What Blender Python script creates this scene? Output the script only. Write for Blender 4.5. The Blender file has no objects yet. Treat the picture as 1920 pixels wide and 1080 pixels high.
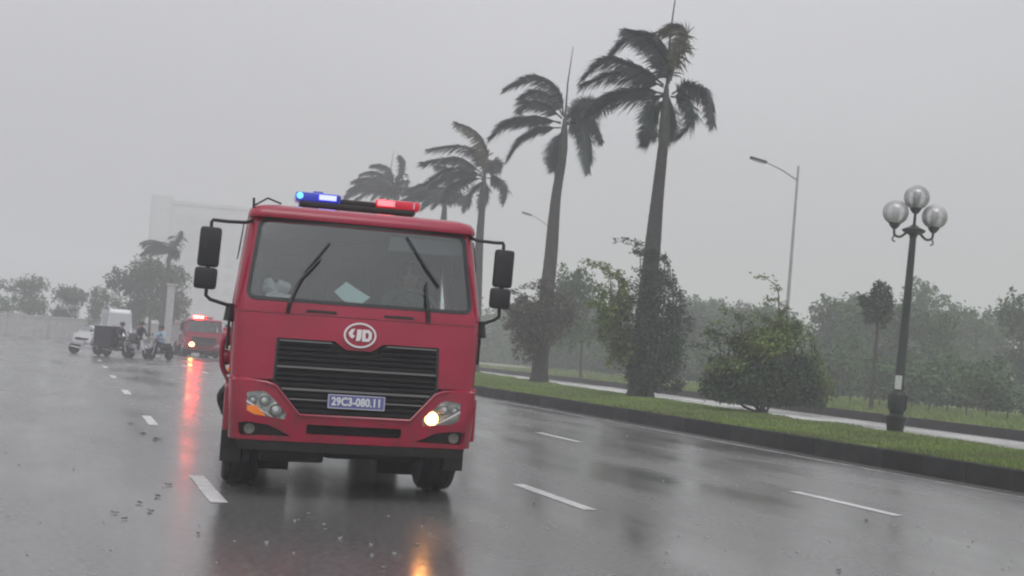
import bpy, bmesh, math, random
from math import sin, cos, pi, radians, sqrt
from mathutils import Vector, Matrix, Euler, noise

S = bpy.context.scene
C = S.collection
random.seed(7)

# ------------------------------------------------------------------ camera
CAM_H = 1.47
cd = bpy.data.cameras.new('camera'); cam = bpy.data.objects.new('camera', cd); C.objects.link(cam)
S.camera = cam
cd.sensor_width = 36.0; cd.lens = 36.0 * 2245.0 / 1920.0
cd.clip_start = 0.1; cd.clip_end = 3000
YAW, PITCH, ROLL = radians(20.12), radians(3.13), radians(3.8)
fw = Vector((sin(YAW)*cos(PITCH), cos(YAW)*cos(PITCH), sin(PITCH)))
r0 = Vector((cos(YAW), -sin(YAW), 0)); u0 = r0.cross(fw)
rt = r0*cos(ROLL) + u0*sin(ROLL); up = -r0*sin(ROLL) + u0*cos(ROLL)
m3 = Matrix((rt, up, -fw)).transposed()
cam.matrix_world = Matrix.Translation((0, 0, CAM_H)) @ m3.to_4x4()

# ------------------------------------------------------------------ sky and sun (heavy overcast, CIE-like: brighter towards the zenith)
W = bpy.data.worlds.new('World'); S.world = W; W.use_nodes = True
nt = W.node_tree; nt.nodes.clear()
def N(t, **k):
    n = nt.nodes.new(t)
    for a, b in k.items(): setattr(n, a, b)
    return n
SUN_EL, SUN_ROT = radians(58), radians(200)
sky = N('ShaderNodeTexSky', sky_type='NISHITA', sun_disc=False, sun_elevation=SUN_EL, sun_rotation=SUN_ROT, dust_density=6.0, air_density=1.5)
hsv = N('ShaderNodeHueSaturation'); hsv.inputs['Saturation'].default_value = 0.12; hsv.inputs['Value'].default_value = 0.9
nt.links.new(sky.outputs[0], hsv.inputs['Color'])
bg1 = N('ShaderNodeBackground'); bg1.inputs[1].default_value = 0.05
nt.links.new(hsv.outputs[0], bg1.inputs[0])
tc = N('ShaderNodeTexCoord'); sx = N('ShaderNodeSeparateXYZ'); nt.links.new(tc.outputs['Generated'], sx.inputs[0])
mr = N('ShaderNodeMapRange'); mr.inputs[1].default_value = -0.02; mr.inputs[2].default_value = 1.0
mr.inputs[3].default_value = 1.0; mr.inputs[4].default_value = 2.75
nt.links.new(sx.outputs[2], mr.inputs[0])
ns = N('ShaderNodeTexNoise'); ns.inputs['Scale'].default_value = 2.2; ns.inputs['Detail'].default_value = 3
nt.links.new(tc.outputs['Generated'], ns.inputs['Vector'])
nm = N('ShaderNodeMapRange'); nm.inputs[1].default_value = .3; nm.inputs[2].default_value = .7; nm.inputs[3].default_value = .94; nm.inputs[4].default_value = 1.06
nt.links.new(ns.outputs[0], nm.inputs[0])
mu = N('ShaderNodeMath', operation='MULTIPLY'); nt.links.new(mr.outputs[0], mu.inputs[0]); nt.links.new(nm.outputs[0], mu.inputs[1])
mu2 = N('ShaderNodeMath', operation='MULTIPLY'); nt.links.new(mu.outputs[0], mu2.inputs[0]); mu2.inputs[1].default_value = 0.317
bg2 = N('ShaderNodeBackground'); bg2.inputs[0].default_value = (0.985, 0.975, 1.025, 1); nt.links.new(mu2.outputs[0], bg2.inputs[1])
ad = N('ShaderNodeAddShader'); nt.links.new(bg1.outputs[0], ad.inputs[0]); nt.links.new(bg2.outputs[0], ad.inputs[1])
wo = N('ShaderNodeOutputWorld'); nt.links.new(ad.outputs[0], wo.inputs[0])

sl = bpy.data.lights.new('sun', 'SUN'); sl.energy = 0.5; sl.angle = radians(40); sl.color = (1.0, 0.98, 0.95)
so = bpy.data.objects.new('sun', sl); C.objects.link(so)
so.rotation_euler = (radians(90) - SUN_EL, 0, pi - SUN_ROT)

S.view_settings.view_transform = 'Standard'; S.view_settings.look = 'None'
S.view_settings.exposure = 0.0; S.view_settings.gamma = 1.0; S.view_settings.use_curve_mapping = False
S.render.engine = 'CYCLES'
S.cycles.volume_bounces = 2
S.cycles.filter_width = 2.2
S.cycles.max_bounces = 8

# ------------------------------------------------------------------ materials
def mat(name, col, rough=.6, metal=0, var=0.0, vscale=3.0, bump=0.0, bscale=30.0, coat=0.0, spec=.5, ior=1.45, emit=None, es=0, island=0.0, stretch=None, col2=None, objrand=0.0, translucent=0.0):
    m = bpy.data.materials.new(name); m.use_nodes = True
    t = m.node_tree; b = t.nodes['Principled BSDF']
    b.inputs['Roughness'].default_value = rough; b.inputs['Metallic'].default_value = metal
    b.inputs['IOR'].default_value = ior; b.inputs['Specular IOR Level'].default_value = spec
    b.inputs['Coat Weight'].default_value = coat; b.inputs['Coat Roughness'].default_value = .08
    b.inputs['Base Color'].default_value = (*col, 1)
    if emit: b.inputs['Emission Color'].default_value = (*emit, 1); b.inputs['Emission Strength'].default_value = es
    co = t.nodes.new('ShaderNodeTexCoord'); src = co.outputs['Object']
    if stretch:
        mp = t.nodes.new('ShaderNodeMapping'); mp.inputs['Scale'].default_value = stretch
        t.links.new(src, mp.inputs[0]); src = mp.outputs[0]
    if var > 0 or island > 0 or objrand > 0:
        n = t.nodes.new('ShaderNodeTexNoise'); n.inputs['Scale'].default_value = vscale; n.inputs['Detail'].default_value = 6
        t.links.new(src, n.inputs['Vector'])
        r = t.nodes.new('ShaderNodeMapRange'); r.inputs[1].default_value = .3; r.inputs[2].default_value = .7
        r.inputs[3].default_value = 0; r.inputs[4].default_value = 1
        t.links.new(n.outputs[0], r.inputs[0])
        mx = t.nodes.new('ShaderNodeMix'); mx.data_type = 'RGBA'
        c2 = col2 or tuple(max(0, c*(1-var)) for c in col)
        c1 = col if col2 else tuple(c*(1+var*.6) for c in col)
        mx.inputs[6].default_value = (*c1, 1); mx.inputs[7].default_value = (*c2, 1)
        t.links.new(r.outputs[0], mx.inputs[0]); out = mx.outputs[2]
        if island > 0 or objrand > 0:
            hs = t.nodes.new('ShaderNodeHueSaturation'); 
            val = None
            if island > 0:
                g = t.nodes.new('ShaderNodeNewGeometry'); q = t.nodes.new('ShaderNodeMapRange')
                q.inputs[3].default_value = 1-island; q.inputs[4].default_value = 1+island
                t.links.new(g.outputs['Random Per Island'], q.inputs[0]); val = q.outputs[0]
            if objrand > 0:
                oi = t.nodes.new('ShaderNodeObjectInfo'); q2 = t.nodes.new('ShaderNodeMapRange')
                q2.inputs[3].default_value = 1-objrand; q2.inputs[4].default_value = 1+objrand
                t.links.new(oi.outputs['Random'], q2.inputs[0])
                if val:
                    mm = t.nodes.new('ShaderNodeMath'); mm.operation = 'MULTIPLY'
                    t.links.new(val, mm.inputs[0]); t.links.new(q2.outputs[0], mm.inputs[1]); val = mm.outputs[0]
                else: val = q2.outputs[0]
            t.links.new(val, hs.inputs['Value']); t.links.new(out, hs.inputs['Color']); out = hs.outputs[0]
        t.links.new(out, b.inputs['Base Color'])
    if bump > 0:
        n2 = t.nodes.new('ShaderNodeTexNoise'); n2.inputs['Scale'].default_value = bscale; n2.inputs['Detail'].default_value = 4
        t.links.new(src, n2.inputs['Vector'])
        bp = t.nodes.new('ShaderNodeBump'); bp.inputs['Strength'].default_value = bump; bp.inputs['Distance'].default_value = .02
        t.links.new(n2.outputs[0], bp.inputs['Height']); t.links.new(bp.outputs[0], b.inputs['Normal'])
    return m

def grime(m):
    # road spray: brown film, blotchy, thickest low on the vehicle
    t = m.node_tree; b = t.nodes['Principled BSDF']; src = b.inputs['Base Color'].links[0].from_socket
    co = t.nodes.new('ShaderNodeTexCoord'); s = t.nodes.new('ShaderNodeSeparateXYZ'); t.links.new(co.outputs['Object'], s.inputs[0])
    r = t.nodes.new('ShaderNodeMapRange'); r.inputs[1].default_value = 1.25; r.inputs[2].default_value = .5; r.inputs[3].default_value = 0.0; r.inputs[4].default_value = .55
    t.links.new(s.outputs[2], r.inputs[0])
    mp = t.nodes.new('ShaderNodeMapping'); mp.inputs['Scale'].default_value = (1.6, 1.6, .5); t.links.new(co.outputs['Object'], mp.inputs[0])
    n = t.nodes.new('ShaderNodeTexNoise'); n.inputs['Scale'].default_value = 5; n.inputs['Detail'].default_value = 9; n.inputs['Roughness'].default_value = .7; t.links.new(mp.outputs[0], n.inputs['Vector'])
    q = t.nodes.new('ShaderNodeMapRange'); q.inputs[1].default_value = .42; q.inputs[2].default_value = .62; t.links.new(n.outputs[0], q.inputs[0])
    mu = t.nodes.new('ShaderNodeMath'); mu.operation = 'MULTIPLY'; t.links.new(r.outputs[0], mu.inputs[0]); t.links.new(q.outputs[0], mu.inputs[1])
    mx = t.nodes.new('ShaderNodeMix'); mx.data_type = 'RGBA'; t.links.new(mu.outputs[0], mx.inputs[0]); t.links.new(src, mx.inputs[6]); mx.inputs[7].default_value = (.07, .035, .03, 1)
    t.links.new(mx.outputs[2], b.inputs['Base Color'])
M = {}
M['red'] = mat('red_paint', (.32, .0018, .033), .24, coat=.5, var=.12, vscale=2.5, bump=.10, bscale=45)
grime(M['red'])
M['black'] = mat('black_plastic', (.022, .022, .025), .45, var=.3, vscale=9)
M['slat'] = mat('grille_black', (.013, .013, .015), .6, var=.3, vscale=6, spec=.3)
M['chassis'] = mat('dirty_black_steel', (.02, .019, .018), .6, var=.4, vscale=6)
M['rubber'] = mat('wet_rubber', (.022, .022, .023), .55, var=.3, vscale=12, bump=.1)
M['chrome'] = mat('dull_chrome', (.5, .5, .52), .3, 1.0, var=.15)
M['badge'] = mat('badge_silver', (.72, .70, .72), .35, .3)
M['alu'] = mat('grey_aluminium', (.42, .42, .44), .4, .5, var=.15, vscale=5)
M['plate'] = mat('plate_blue', (.13, .14, .33), .4)
M['white'] = mat('white_print', (.72, .72, .76), .5)
M['amber'] = mat('amber_lens', (.95, .25, .03), .2, coat=.5)
M['reflector'] = mat('lamp_reflector', (.75, .79, .74), .22, .8, var=.75, vscale=14, bump=.4, bscale=30)
M['bar'] = mat('dull_grille_bar', (.17, .17, .17), .5, .3)
M['bulb_on'] = mat('lit_lamp', (1, .8, .5), .3, emit=(1, .40, .10), es=42)
M['foglens'] = mat('fog_lamp_glass', (.14, .14, .13), .15, coat=.5)
M['bulb_off'] = mat('unlit_lamp', (.6, .62, .62), .15, .4)
M['bluelens'] = mat('blue_lens', (.02, .04, .35), .12, coat=.6, emit=(.03, .05, .6), es=.35)
M['bluelit'] = mat('blue_lit', (.2, .25, 1), .2, emit=(.22, .24, 1.0), es=3.2)
M['cyanlit'] = mat('cyan_lit', (.2, .6, 1), .2, emit=(.12, .5, 1.0), es=1.4)
M['redlens'] = mat('red_lens', (.55, .01, .04), .12, coat=.6, emit=(1, .02, .06), es=.16)
M['redlit'] = mat('red_lit', (1, .2, .2), .2, emit=(1.0, .10, .12), es=2.6)
M['farred'] = mat('far_red_beacon', (1, .1, .1), .2, emit=(1.0, .012, .009), es=260)
M['farlamp'] = mat('far_lit_headlamp', (1, .7, .4), .2, emit=(1.0, .42, .10), es=60)
M['seat'] = mat('seat_cloth', (.03, .03, .035), .9, var=.3)
M['dash'] = mat('dashboard', (.03, .03, .033), .6)
M['paper'] = mat('pale_paper', (.75, .92, .90), .7)
M['bag'] = mat('white_bag', (.6, .66, .66), .6, bump=.5, bscale=12)
M['liner'] = mat('cab_liner', (.035, .036, .038), .9)
M['curtain'] = mat('dark_curtain', (.03, .032, .05), .9, var=.3)
M['skin'] = mat('skin', (.38, .22, .15), .6)
M['shirt'] = mat('grey_green_uniform', (.16, .19, .13), .9, var=.2)
M['coatd'] = mat('dark_raincoat', (.03, .03, .045), .5, var=.3)
M['coatb'] = mat('pale_blue_shirt', (.35, .48, .6), .7, var=.2)
M['coatg'] = mat('grey_jacket', (.1, .1, .11), .7, var=.2)
M['hair'] = mat('dark_hair', (.012, .011, .01), .6)
M['bikeblk'] = mat('motorbike_dark', (.02, .02, .028), .3, coat=.4)
M['bikewht'] = mat('motorbike_pale', (.5, .5, .53), .35, coat=.3)
M['boxdark'] = mat('delivery_box_dark', (.025, .024, .035), .6, var=.2)
M['vanwhite'] = mat('white_van_paint', (.75, .77, .8), .35, coat=.4)
M['trunk'] = mat('palm_trunk', (.042, .041, .038), .8, var=.45, vscale=5, bump=.5, bscale=18, stretch=(1, 1, 3))
M['shaft'] = mat('palm_crownshaft', (.045, .058, .04), .5, var=.3, vscale=4)
M['frond'] = mat('palm_leaf', (.032, .050, .050), .5, var=.3, vscale=2, island=.3)
M['frondy'] = mat('palm_leaf_brown', (.10, .095, .06), .6, var=.3, vscale=2, island=.3)
M['bark'] = mat('bark', (.06, .055, .05), .9, var=.4, vscale=8, bump=.5, bscale=25)
M['leafdark'] = mat('bush_leaf_dark', (.036, .062, .032), .55, var=.4, vscale=.8, island=.4)
M['leafgreen'] = mat('bush_leaf_green', (.17, .225, .05), .5, var=.35, vscale=.7, island=.4, col2=(.05, .075, .035))
M['leafbrown'] = mat('bush_leaf_brown', (.085, .07, .05), .6, var=.3, vscale=.8, island=.4, col2=(.055, .06, .04))
M['leafpark'] = mat('park_tree_leaf', (.052, .100, .034), .6, var=.35, vscale=.4, island=.35, objrand=.3)
M['splash'] = mat('splash_water', (.45, .46, .47), .2)
M['visor'] = mat('pale_visor', (.35, .37, .38), .8)
M['grass'] = mat('grass_blades', (.24, .35, .09), .6, var=.5, vscale=.5, island=.4, col2=(.19, .22, .09))
M['soil'] = mat('median_turf', (.21, .26, .09), .9, var=.4, vscale=.7, bump=.6, bscale=20, col2=(.13, .14, .065), spec=.2)
M['kerb'] = mat('wet_kerb_concrete', (.022, .023, .022), .75, objrand=.4, spec=.2, var=.45, vscale=2.2, bump=.4, bscale=25)
M['galv'] = mat('galvanised_steel', (.33, .34, .35), .5, .3, var=.15)
M['iron'] = mat('dark_green_iron', (.018, .022, .02), .4, var=.3, vscale=6)
M['tag'] = mat('pale_sticker', (.5, .52, .5), .7, var=.2, vscale=20)
M['concrete'] = mat('pale_concrete', (.4, .4, .4), .8, var=.2)
M['tower'] = mat('far_tower_wall', (.46, .46, .47), .8, var=.15, vscale=.1)
M['towerwin'] = mat('far_tower_window', (.38, .39, .40), .3)
M['mark'] = mat('worn_white_marking', (.62, .62, .62), .35, var=.25, vscale=6)
M['markworn'] = mat('worn_edge_line', (.3, .3, .3), .4, var=.45, vscale=3)
M['deadleaf'] = mat('wet_dead_leaf', (.02, .018, .014), .5, var=.3, island=.3)
M['paleleaf'] = mat('pale_fallen_leaf', (.3, .28, .24), .5)

def glass(name, tint, g=.14, d=.06, film=(.4, .42, .44)):
    m = bpy.data.materials.new(name); m.use_nodes = True; t = m.node_tree; t.nodes.clear()
    tr = t.nodes.new('ShaderNodeBsdfTransparent'); tr.inputs[0].default_value = (*tint, 1)
    gl = t.nodes.new('ShaderNodeBsdfGlossy'); gl.inputs['Roughness'].default_value = .06
    df = t.nodes.new('ShaderNodeBsdfDiffuse'); df.inputs[0].default_value = (*film, 1)
    lw = t.nodes.new('ShaderNodeFresnel'); lw.inputs[0].default_value = 1.5
    mp = t.nodes.new('ShaderNodeMapRange'); mp.inputs[3].default_value = g; mp.inputs[4].default_value = 1.0
    t.links.new(lw.outputs[0], mp.inputs[0])
    co = t.nodes.new('ShaderNodeTexCoord'); n = t.nodes.new('ShaderNodeTexNoise'); n.inputs['Scale'].default_value = 2.5; n.inputs['Detail'].default_value = 5
    t.links.new(co.outputs['Object'], n.inputs['Vector'])
    q = t.nodes.new('ShaderNodeMapRange'); q.inputs[1].default_value = .3; q.inputs[2].default_value = .7; q.inputs[3].default_value = d*.6; q.inputs[4].default_value = d*1.5
    t.links.new(n.outputs[0], q.inputs[0])
    a = t.nodes.new('ShaderNodeMixShader'); t.links.new(q.outputs[0], a.inputs[0]); t.links.new(tr.outputs[0], a.inputs[1]); t.links.new(df.outputs[0], a.inputs[2])
    b = t.nodes.new('ShaderNodeMixShader'); t.links.new(mp.outputs[0], b.inputs[0]); t.links.new(a.outputs[0], b.inputs[1]); t.links.new(gl.outputs[0], b.inputs[2])
    o = t.nodes.new('ShaderNodeOutputMaterial'); t.links.new(b.outputs[0], o.inputs[0])
    return m
M['glass'] = glass('windscreen_glass', (.88, .93, .93), .03, .022)
M['globe'] = glass('lamp_globe', (.90, .92, .93), .12, .42, (.75, .75, .77))
M['lens'] = glass('lamp_lens', (.94, .95, .95), .05, .03)

# wet asphalt
def wet_road(name, base=.125):
    m = bpy.data.materials.new(name); m.use_nodes = True; t = m.node_tree; b = t.nodes['Principled BSDF']
    co = t.nodes.new('ShaderNodeTexCoord')
    def nz(scale, st, det=5, lo=.35, hi=.65, a=0., c=1.):
        mp = t.nodes.new('ShaderNodeMapping'); mp.inputs['Scale'].default_value = st
        t.links.new(co.outputs['Object'], mp.inputs[0])
        n = t.nodes.new('ShaderNodeTexNoise'); n.inputs['Scale'].default_value = scale; n.inputs['Detail'].default_value = det
        t.links.new(mp.outputs[0], n.inputs['Vector'])
        r = t.nodes.new('ShaderNodeMapRange'); r.inputs[1].default_value = lo; r.inputs[2].default_value = hi; r.inputs[3].default_value = a; r.inputs[4].default_value = c
        t.links.new(n.outputs[0], r.inputs[0]); return r.outputs[0]
    p1 = nz(.35, (1, .45, 1)); p2 = nz(18, (1, 1, 1), 8)
    mx = t.nodes.new('ShaderNodeMix'); mx.data_type = 'RGBA'
    mx.inputs[6].default_value = (base*.75,)*3+(1,); mx.inputs[7].default_value = (base*1.35, base*1.33, base*1.3, 1)
    t.links.new(p2, mx.inputs[0]); t.links.new(mx.outputs[2], b.inputs['Base Color'])
    rr = nz(.5, (1.2, .35, 1), 6, .35, .65, .13, .32); r2 = nz(.9, (1, .02, 1), 3, .35, .65, -.03, .05)
    sm = t.nodes.new('ShaderNodeMath'); sm.operation = 'ADD'; t.links.new(rr, sm.inputs[0]); t.links.new(r2, sm.inputs[1])
    t.links.new(sm.outputs[0], b.inputs['Roughness'])
    sp = nz(.28, (1, .6, 1), 5, .35, .6, .42, .62); t.links.new(sp, b.inputs['Specular IOR Level'])
    b.inputs['IOR'].default_value = 1.9
    n2 = t.nodes.new('ShaderNodeTexNoise'); n2.inputs['Scale'].default_value = 7; n2.inputs['Detail'].default_value = 5
    t.links.new(co.outputs['Object'], n2.inputs['Vector'])
    bp = t.nodes.new('ShaderNodeBump'); bp.inputs['Strength'].default_value = .08; bp.inputs['Distance'].default_value = .02
    t.links.new(n2.outputs[0], bp.inputs['Height'])
    n3 = t.nodes.new('ShaderNodeTexVoronoi'); n3.inputs['Scale'].default_value = 70; t.links.new(co.outputs['Object'], n3.inputs['Vector'])
    b3 = t.nodes.new('ShaderNodeBump'); b3.inputs['Strength'].default_value = .04; b3.inputs['Distance'].default_value = .004
    t.links.new(n3.outputs[0], b3.inputs['Height']); t.links.new(bp.outputs[0], b3.inputs['Normal']); t.links.new(b3.outputs[0], b.inputs['Normal'])
    return m
M['road'] = wet_road('wet_asphalt')
M['road2'] = wet_road('wet_road_sky_sheen', .5)  # far road: sky reflection put into the colour as a much paler base

# ------------------------------------------------------------------ helpers
def tag(o, label=None, cat=None, group=None, kind=None):
    if label: o['label'] = label
    if cat: o['category'] = cat
    if group: o['group'] = group
    if kind: o['kind'] = kind
    return o
def empty(name, loc=(0, 0, 0), rz=0, label=None, cat=None, group=None):
    o = bpy.data.objects.new(name, None); C.objects.link(o); o.location = loc; o.rotation_euler = (0, 0, rz)
    o.empty_display_size = .2
    return tag(o, label, cat, group)
class MB:
    def __init__(s): s.v = []; s.f = []; s.mi = []; s.cur = 0
    def add(s, vs, fs):
        b = len(s.v); s.v += [tuple(p) for p in vs]; s.f += [tuple(i+b for i in f) for f in fs]; s.mi += [s.cur]*len(fs)
    def box(s, c, d, rot=None, bev=0):
        bm = bmesh.new(); bmesh.ops.create_cube(bm, size=1)
        for v in bm.verts: v.co = Vector((v.co.x*d[0], v.co.y*d[1], v.co.z*d[2]))
        if bev: bmesh.ops.bevel(bm, geom=bm.edges[:], offset=bev, segments=2, affect='EDGES', profile=.6)
        mt = Matrix.Translation(c) @ (Euler(rot).to_matrix().to_4x4() if rot else Matrix())
        bm.verts.index_update()
        s.add([mt @ v.co for v in bm.verts], [[v.index for v in f.verts] for f in bm.faces]); bm.free(); return s
    def tube(s, pts, r, n=8, cap=True):
        pts = [Vector(p) for p in pts]; R = r if isinstance(r, (list, tuple)) else [r]*len(pts)
        vs = []; fs = []; px = None
        for i, p in enumerate(pts):
            t = (pts[min(i+1, len(pts)-1)] - pts[max(i-1, 0)]).normalized()
            if px is None: px = t.orthogonal().normalized()
            px = (px - t*px.dot(t)); px = px.normalized() if px.length > 1e-6 else t.orthogonal().normalized()
            py = t.cross(px)
            for k in range(n):
                a = 2*pi*k/n; vs.append(p + (px*cos(a) + py*sin(a))*R[i])
        for i in range(len(pts)-1):
            for k in range(n):
                a = i*n+k; b = i*n+(k+1) % n; fs.append((a, b, b+n, a+n))
        if cap: fs.append(tuple(range(n))[::-1]); fs.append(tuple(range(len(vs)-n, len(vs))))
        s.add(vs, fs); return s
    def lathe(s, prof, c=(0, 0, 0), n=24, axis='z', sq=(1, 1)):
        vs = []; fs = []
        for r, z in prof:
            for k in range(n):
                a = 2*pi*k/n; x, y = r*cos(a)*sq[0], r*sin(a)*sq[1]
                p = (x, y, z) if axis == 'z' else ((z, x, y) if axis == 'x' else (x, z, y))
                vs.append((p[0]+c[0], p[1]+c[1], p[2]+c[2]))
        for i in range(len(prof)-1):
            for k in range(n):
                a = i*n+k; b = i*n+(k+1) % n
                fs.append((a, b, b+n, a+n))
        fs.append(tuple(range(n))[::-1]); fs.append(tuple(range(len(vs)-n, len(vs))))
        s.add(vs, fs); return s
    def build(s, name, m, parent=None, smooth=False, fix=True, **k):
        me = bpy.data.meshes.new(name); me.from_pydata(s.v, [], s.f)
        if fix:
            bm = bmesh.new(); bm.from_mesh(me); bmesh.ops.recalc_face_normals(bm, faces=bm.faces[:]); bm.to_mesh(me); bm.free()
        for mm in (m if isinstance(m, (list, tuple)) else [m]): me.materials.append(mm)
        if any(s.mi): me.polygons.foreach_set('material_index', s.mi)
        if smooth:
            me.polygons.foreach_set('use_smooth', [True]*len(me.polygons))
            try: me.set_sharp_from_angle(angle=radians(35))
            except Exception: pass
        o = bpy.data.objects.new(name, me); C.objects.link(o)
        if parent: o.parent = parent
        return tag(o, **k)
def share(o, parent=None, loc=None, rot=None, scale=None, name=None, **k):
    c = o.copy(); C.objects.link(c)
    if name: c.name = name
    if parent is not None: c.parent = parent
    if loc is not None: c.location = loc
    if rot is not None: c.rotation_euler = rot
    if scale is not None: c.scale = scale
    return tag(c, **k)
def text_mesh(name, body, size, m, parent, mtx, depth=.004, bold=.0, shear=0, spacing=1.0):
    cu = bpy.data.curves.new(name, 'FONT'); cu.body = body; cu.size = size; cu.extrude = depth; cu.offset = bold; cu.shear = shear
    cu.align_x = 'CENTER'; cu.align_y = 'CENTER'; cu.space_character = spacing; cu.resolution_u = 3
    t = bpy.data.objects.new(name, cu); C.objects.link(t)
    dg = bpy.context.evaluated_depsgraph_get(); me = bpy.data.meshes.new_from_object(t.evaluated_get(dg))
    bpy.data.objects.remove(t); bpy.data.curves.remove(cu)
    me.transform(mtx); me.materials.clear(); me.materials.append(m)
    o = bpy.data.objects.new(name, me); C.objects.link(o); o.parent = parent; return o
def catmull(P, n):
    P = [Vector(p) for p in P]; P = [P[0]*2-P[1]] + P + [P[-1]*2-P[-2]]; out = []
    segs = len(P)-3
    for i in range(n+1):
        t = i/n*segs; k = min(int(t), segs-1); t -= k
        a, b, c, d = P[k:k+4]
        out.append(.5*((2*b) + (c-a)*t + (2*a-5*b+4*c-d)*t*t + (3*b-a-3*c+d)*t**3))
    return out
def interp(tab, z):
    if z <= tab[0][0]: return tab[0][1]
    for (a, b), (c, d) in zip(tab, tab[1:]):
        if z <= c: return b + (d-b)*(z-a)/(c-a)
    return tab[-1][1]
def skin_mesh(V, R, E, matfn, mats, name, parent, root=0, sub=2):
    me = bpy.data.meshes.new(name); me.from_pydata(V, E, []); o = bpy.data.objects.new(name, me); C.objects.link(o)
    md = o.modifiers.new('s', 'SKIN'); sv = me.skin_vertices[0].data
    for i, r in enumerate(R): sv[i].radius = (r if isinstance(r, tuple) else (r, r)); sv[i].use_root = (i == root)
    sb = o.modifiers.new('u', 'SUBSURF'); sb.levels = sub; sb.render_levels = sub
    dg = bpy.context.evaluated_depsgraph_get(); m2 = bpy.data.meshes.new_from_object(o.evaluated_get(dg))
    bpy.data.objects.remove(o)
    m2.materials.clear()
    for mm in mats: m2.materials.append(mm)
    for p in m2.polygons: p.material_index = matfn(p.center); p.use_smooth = True
    o = bpy.data.objects.new(name, m2); C.objects.link(o)
    if parent: o.parent = parent
    return o

# ------------------------------------------------------------------ ground, road, median
def sheet(name, xs, ys, z, m, **k):      # xs: functions (left, right) of y
    vs = []; fs = []
    for y in ys: vs += [(xs[0](y), y, z), (xs[1](y), y, z)]
    for i in range(len(ys)-1): fs.append((2*i, 2*i+1, 2*i+3, 2*i+2))
    b = MB(); b.add(vs, fs); o = b.build(name, m, None, fix=False, **k); return o
KF = lambda y: interp([(0, 12.62), (15, 12.72), (30, 13.0), (60, 13.0), (120, 13.0)], y)
KB = lambda y: interp([(0, 15.6), (15, 16.3), (22, 17.15), (36, 18.25), (48, 19.4), (60, 20.9), (90, 23.1), (120, 24.2)], y)
FK = lambda y: interp([(0, 23.0), (20, 24.0), (30, 25.0), (46, 26.8), (60, 28.0), (80, 29.0), (120, 31)], y)
FB = lambda y: FK(y) + 4.5
YS = [-15, -5, 0, 5, 10, 15, 22, 30, 36, 42, 48, 60, 75, 90, 120]
gr = sheet('ground', (lambda y: -500, lambda y: 500), [-100, 650], -.06, M['soil'], kind='structure')
road = sheet('road', (lambda y: -45, lambda y: FK(y)+.1), [-15, 0, 20, 30, 46, 60, 80, 120, 300], 0, M['road'], kind='structure')
# kerb stones of the median (front row), one object each
ker = sheet('median_kerb', (lambda y: KF(y)-.0, lambda y: KF(y)+.16), YS, .004, M['kerb'], kind='structure')
b = MB(); b.box((0, 0, 0), (.2, .985, .31), bev=.018); ks = b.build('kerb_stone', M['kerb'], ker)
y = 2.0; first = True
while y < 100:
    dx = KF(y+.5) - KF(y-.5); loc = (KF(y)+.1+random.uniform(-.008, .008), y, .148+random.uniform(-.006, .006)); rot = (0, 0, -math.atan(dx)+random.uniform(-.004, .004))
    if first: ks.location = loc; ks.rotation_euler = rot; first = False
    else: share(ks, ker, loc, rot)
    y += 1.0
def slab(name, f0, f1, ys, z, m, wob=0, **k):
    vs = []; fs = []
    for y in ys: 
        a = f0(y); c = f1(y); vs += [(a, y, 0), (a, y, z), (c, y, z), (c, y, 0)]
    for i in range(len(ys)-1):
        for j in range(3): fs.append((4*i+j, 4*i+j+1, 4*i+j+5, 4*i+j+4))
    fs.append((0, 1, 2, 3)); n = len(vs); fs.append((n-1, n-2, n-3, n-4))
    b = MB(); b.add(vs, fs); return b.build(name, m, None, **k)
YD = [2+i*1.5 for i in range(80)]
med = slab('median_strip', lambda y: KF(y)+.2, lambda y: KB(y), YD, .29, M['soil'], kind='structure')
bk = slab('median_back_kerb', lambda y: KB(y)+.002, lambda y: KB(y)+.16, YD, .25, M['kerb'], kind='structure')
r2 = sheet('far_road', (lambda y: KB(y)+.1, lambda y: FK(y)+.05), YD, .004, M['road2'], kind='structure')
fk = slab('far_kerb', lambda y: FK(y), lambda y: FK(y)+.2, YD, .29, M['kerb'], kind='structure')
pk = slab('park_lawn', lambda y: FK(y)+.2, lambda y: 300, [-5, 10, 30, 46, 60, 90, 120, 200, 400], .275, M['soil'], kind='structure')
pp = sheet('park_path', (lambda y: 33+y*.05, lambda y: 35+y*.05), [10, 40, 80, 140], .28, M['concrete'], kind='structure')
# far-off end of the median: paved junction, then verge
# lane markings
def dash(x, y0, y1, w=.15, m='mark', nm='lane_marking'):
    b = MB(); nseg = max(1, int((y1-y0)/.5)); vs = []; fs = []
    for i in range(nseg+1):
        yy = y0+(y1-y0)*i/nseg; vs += [(x-w/2+random.uniform(-.005, .005), yy, .004), (x+w/2+random.uniform(-.005, .005), yy, .004)]
    for i in range(nseg): fs.append((2*i, 2*i+1, 2*i+3, 2*i+2))
    b.add(vs, fs); return b.build(nm, M[m], road, fix=False)
for x in (1.35, 4.9, 8.55):
    for k in range(9):
        y0 = 10.75+8.6*(k-1)
        if y0 < -8: continue
        dash(x, y0, y0+2.0)
        if k > 3: pass
b = MB(); vs = []; fs = []
ysl = [0, 5, 10, 15, 20, 30, 40, 60, 80, 110]
for yy in ysl: vs += [(KF(yy)-.62, yy, .004), (KF(yy)-.50, yy, .004)]
for i in range(len(ysl)-1): fs.append((2*i, 2*i+1, 2*i+3, 2*i+2))
b.add(vs, fs); b.build('edge_line', M['markworn'], road, fix=False)

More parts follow.
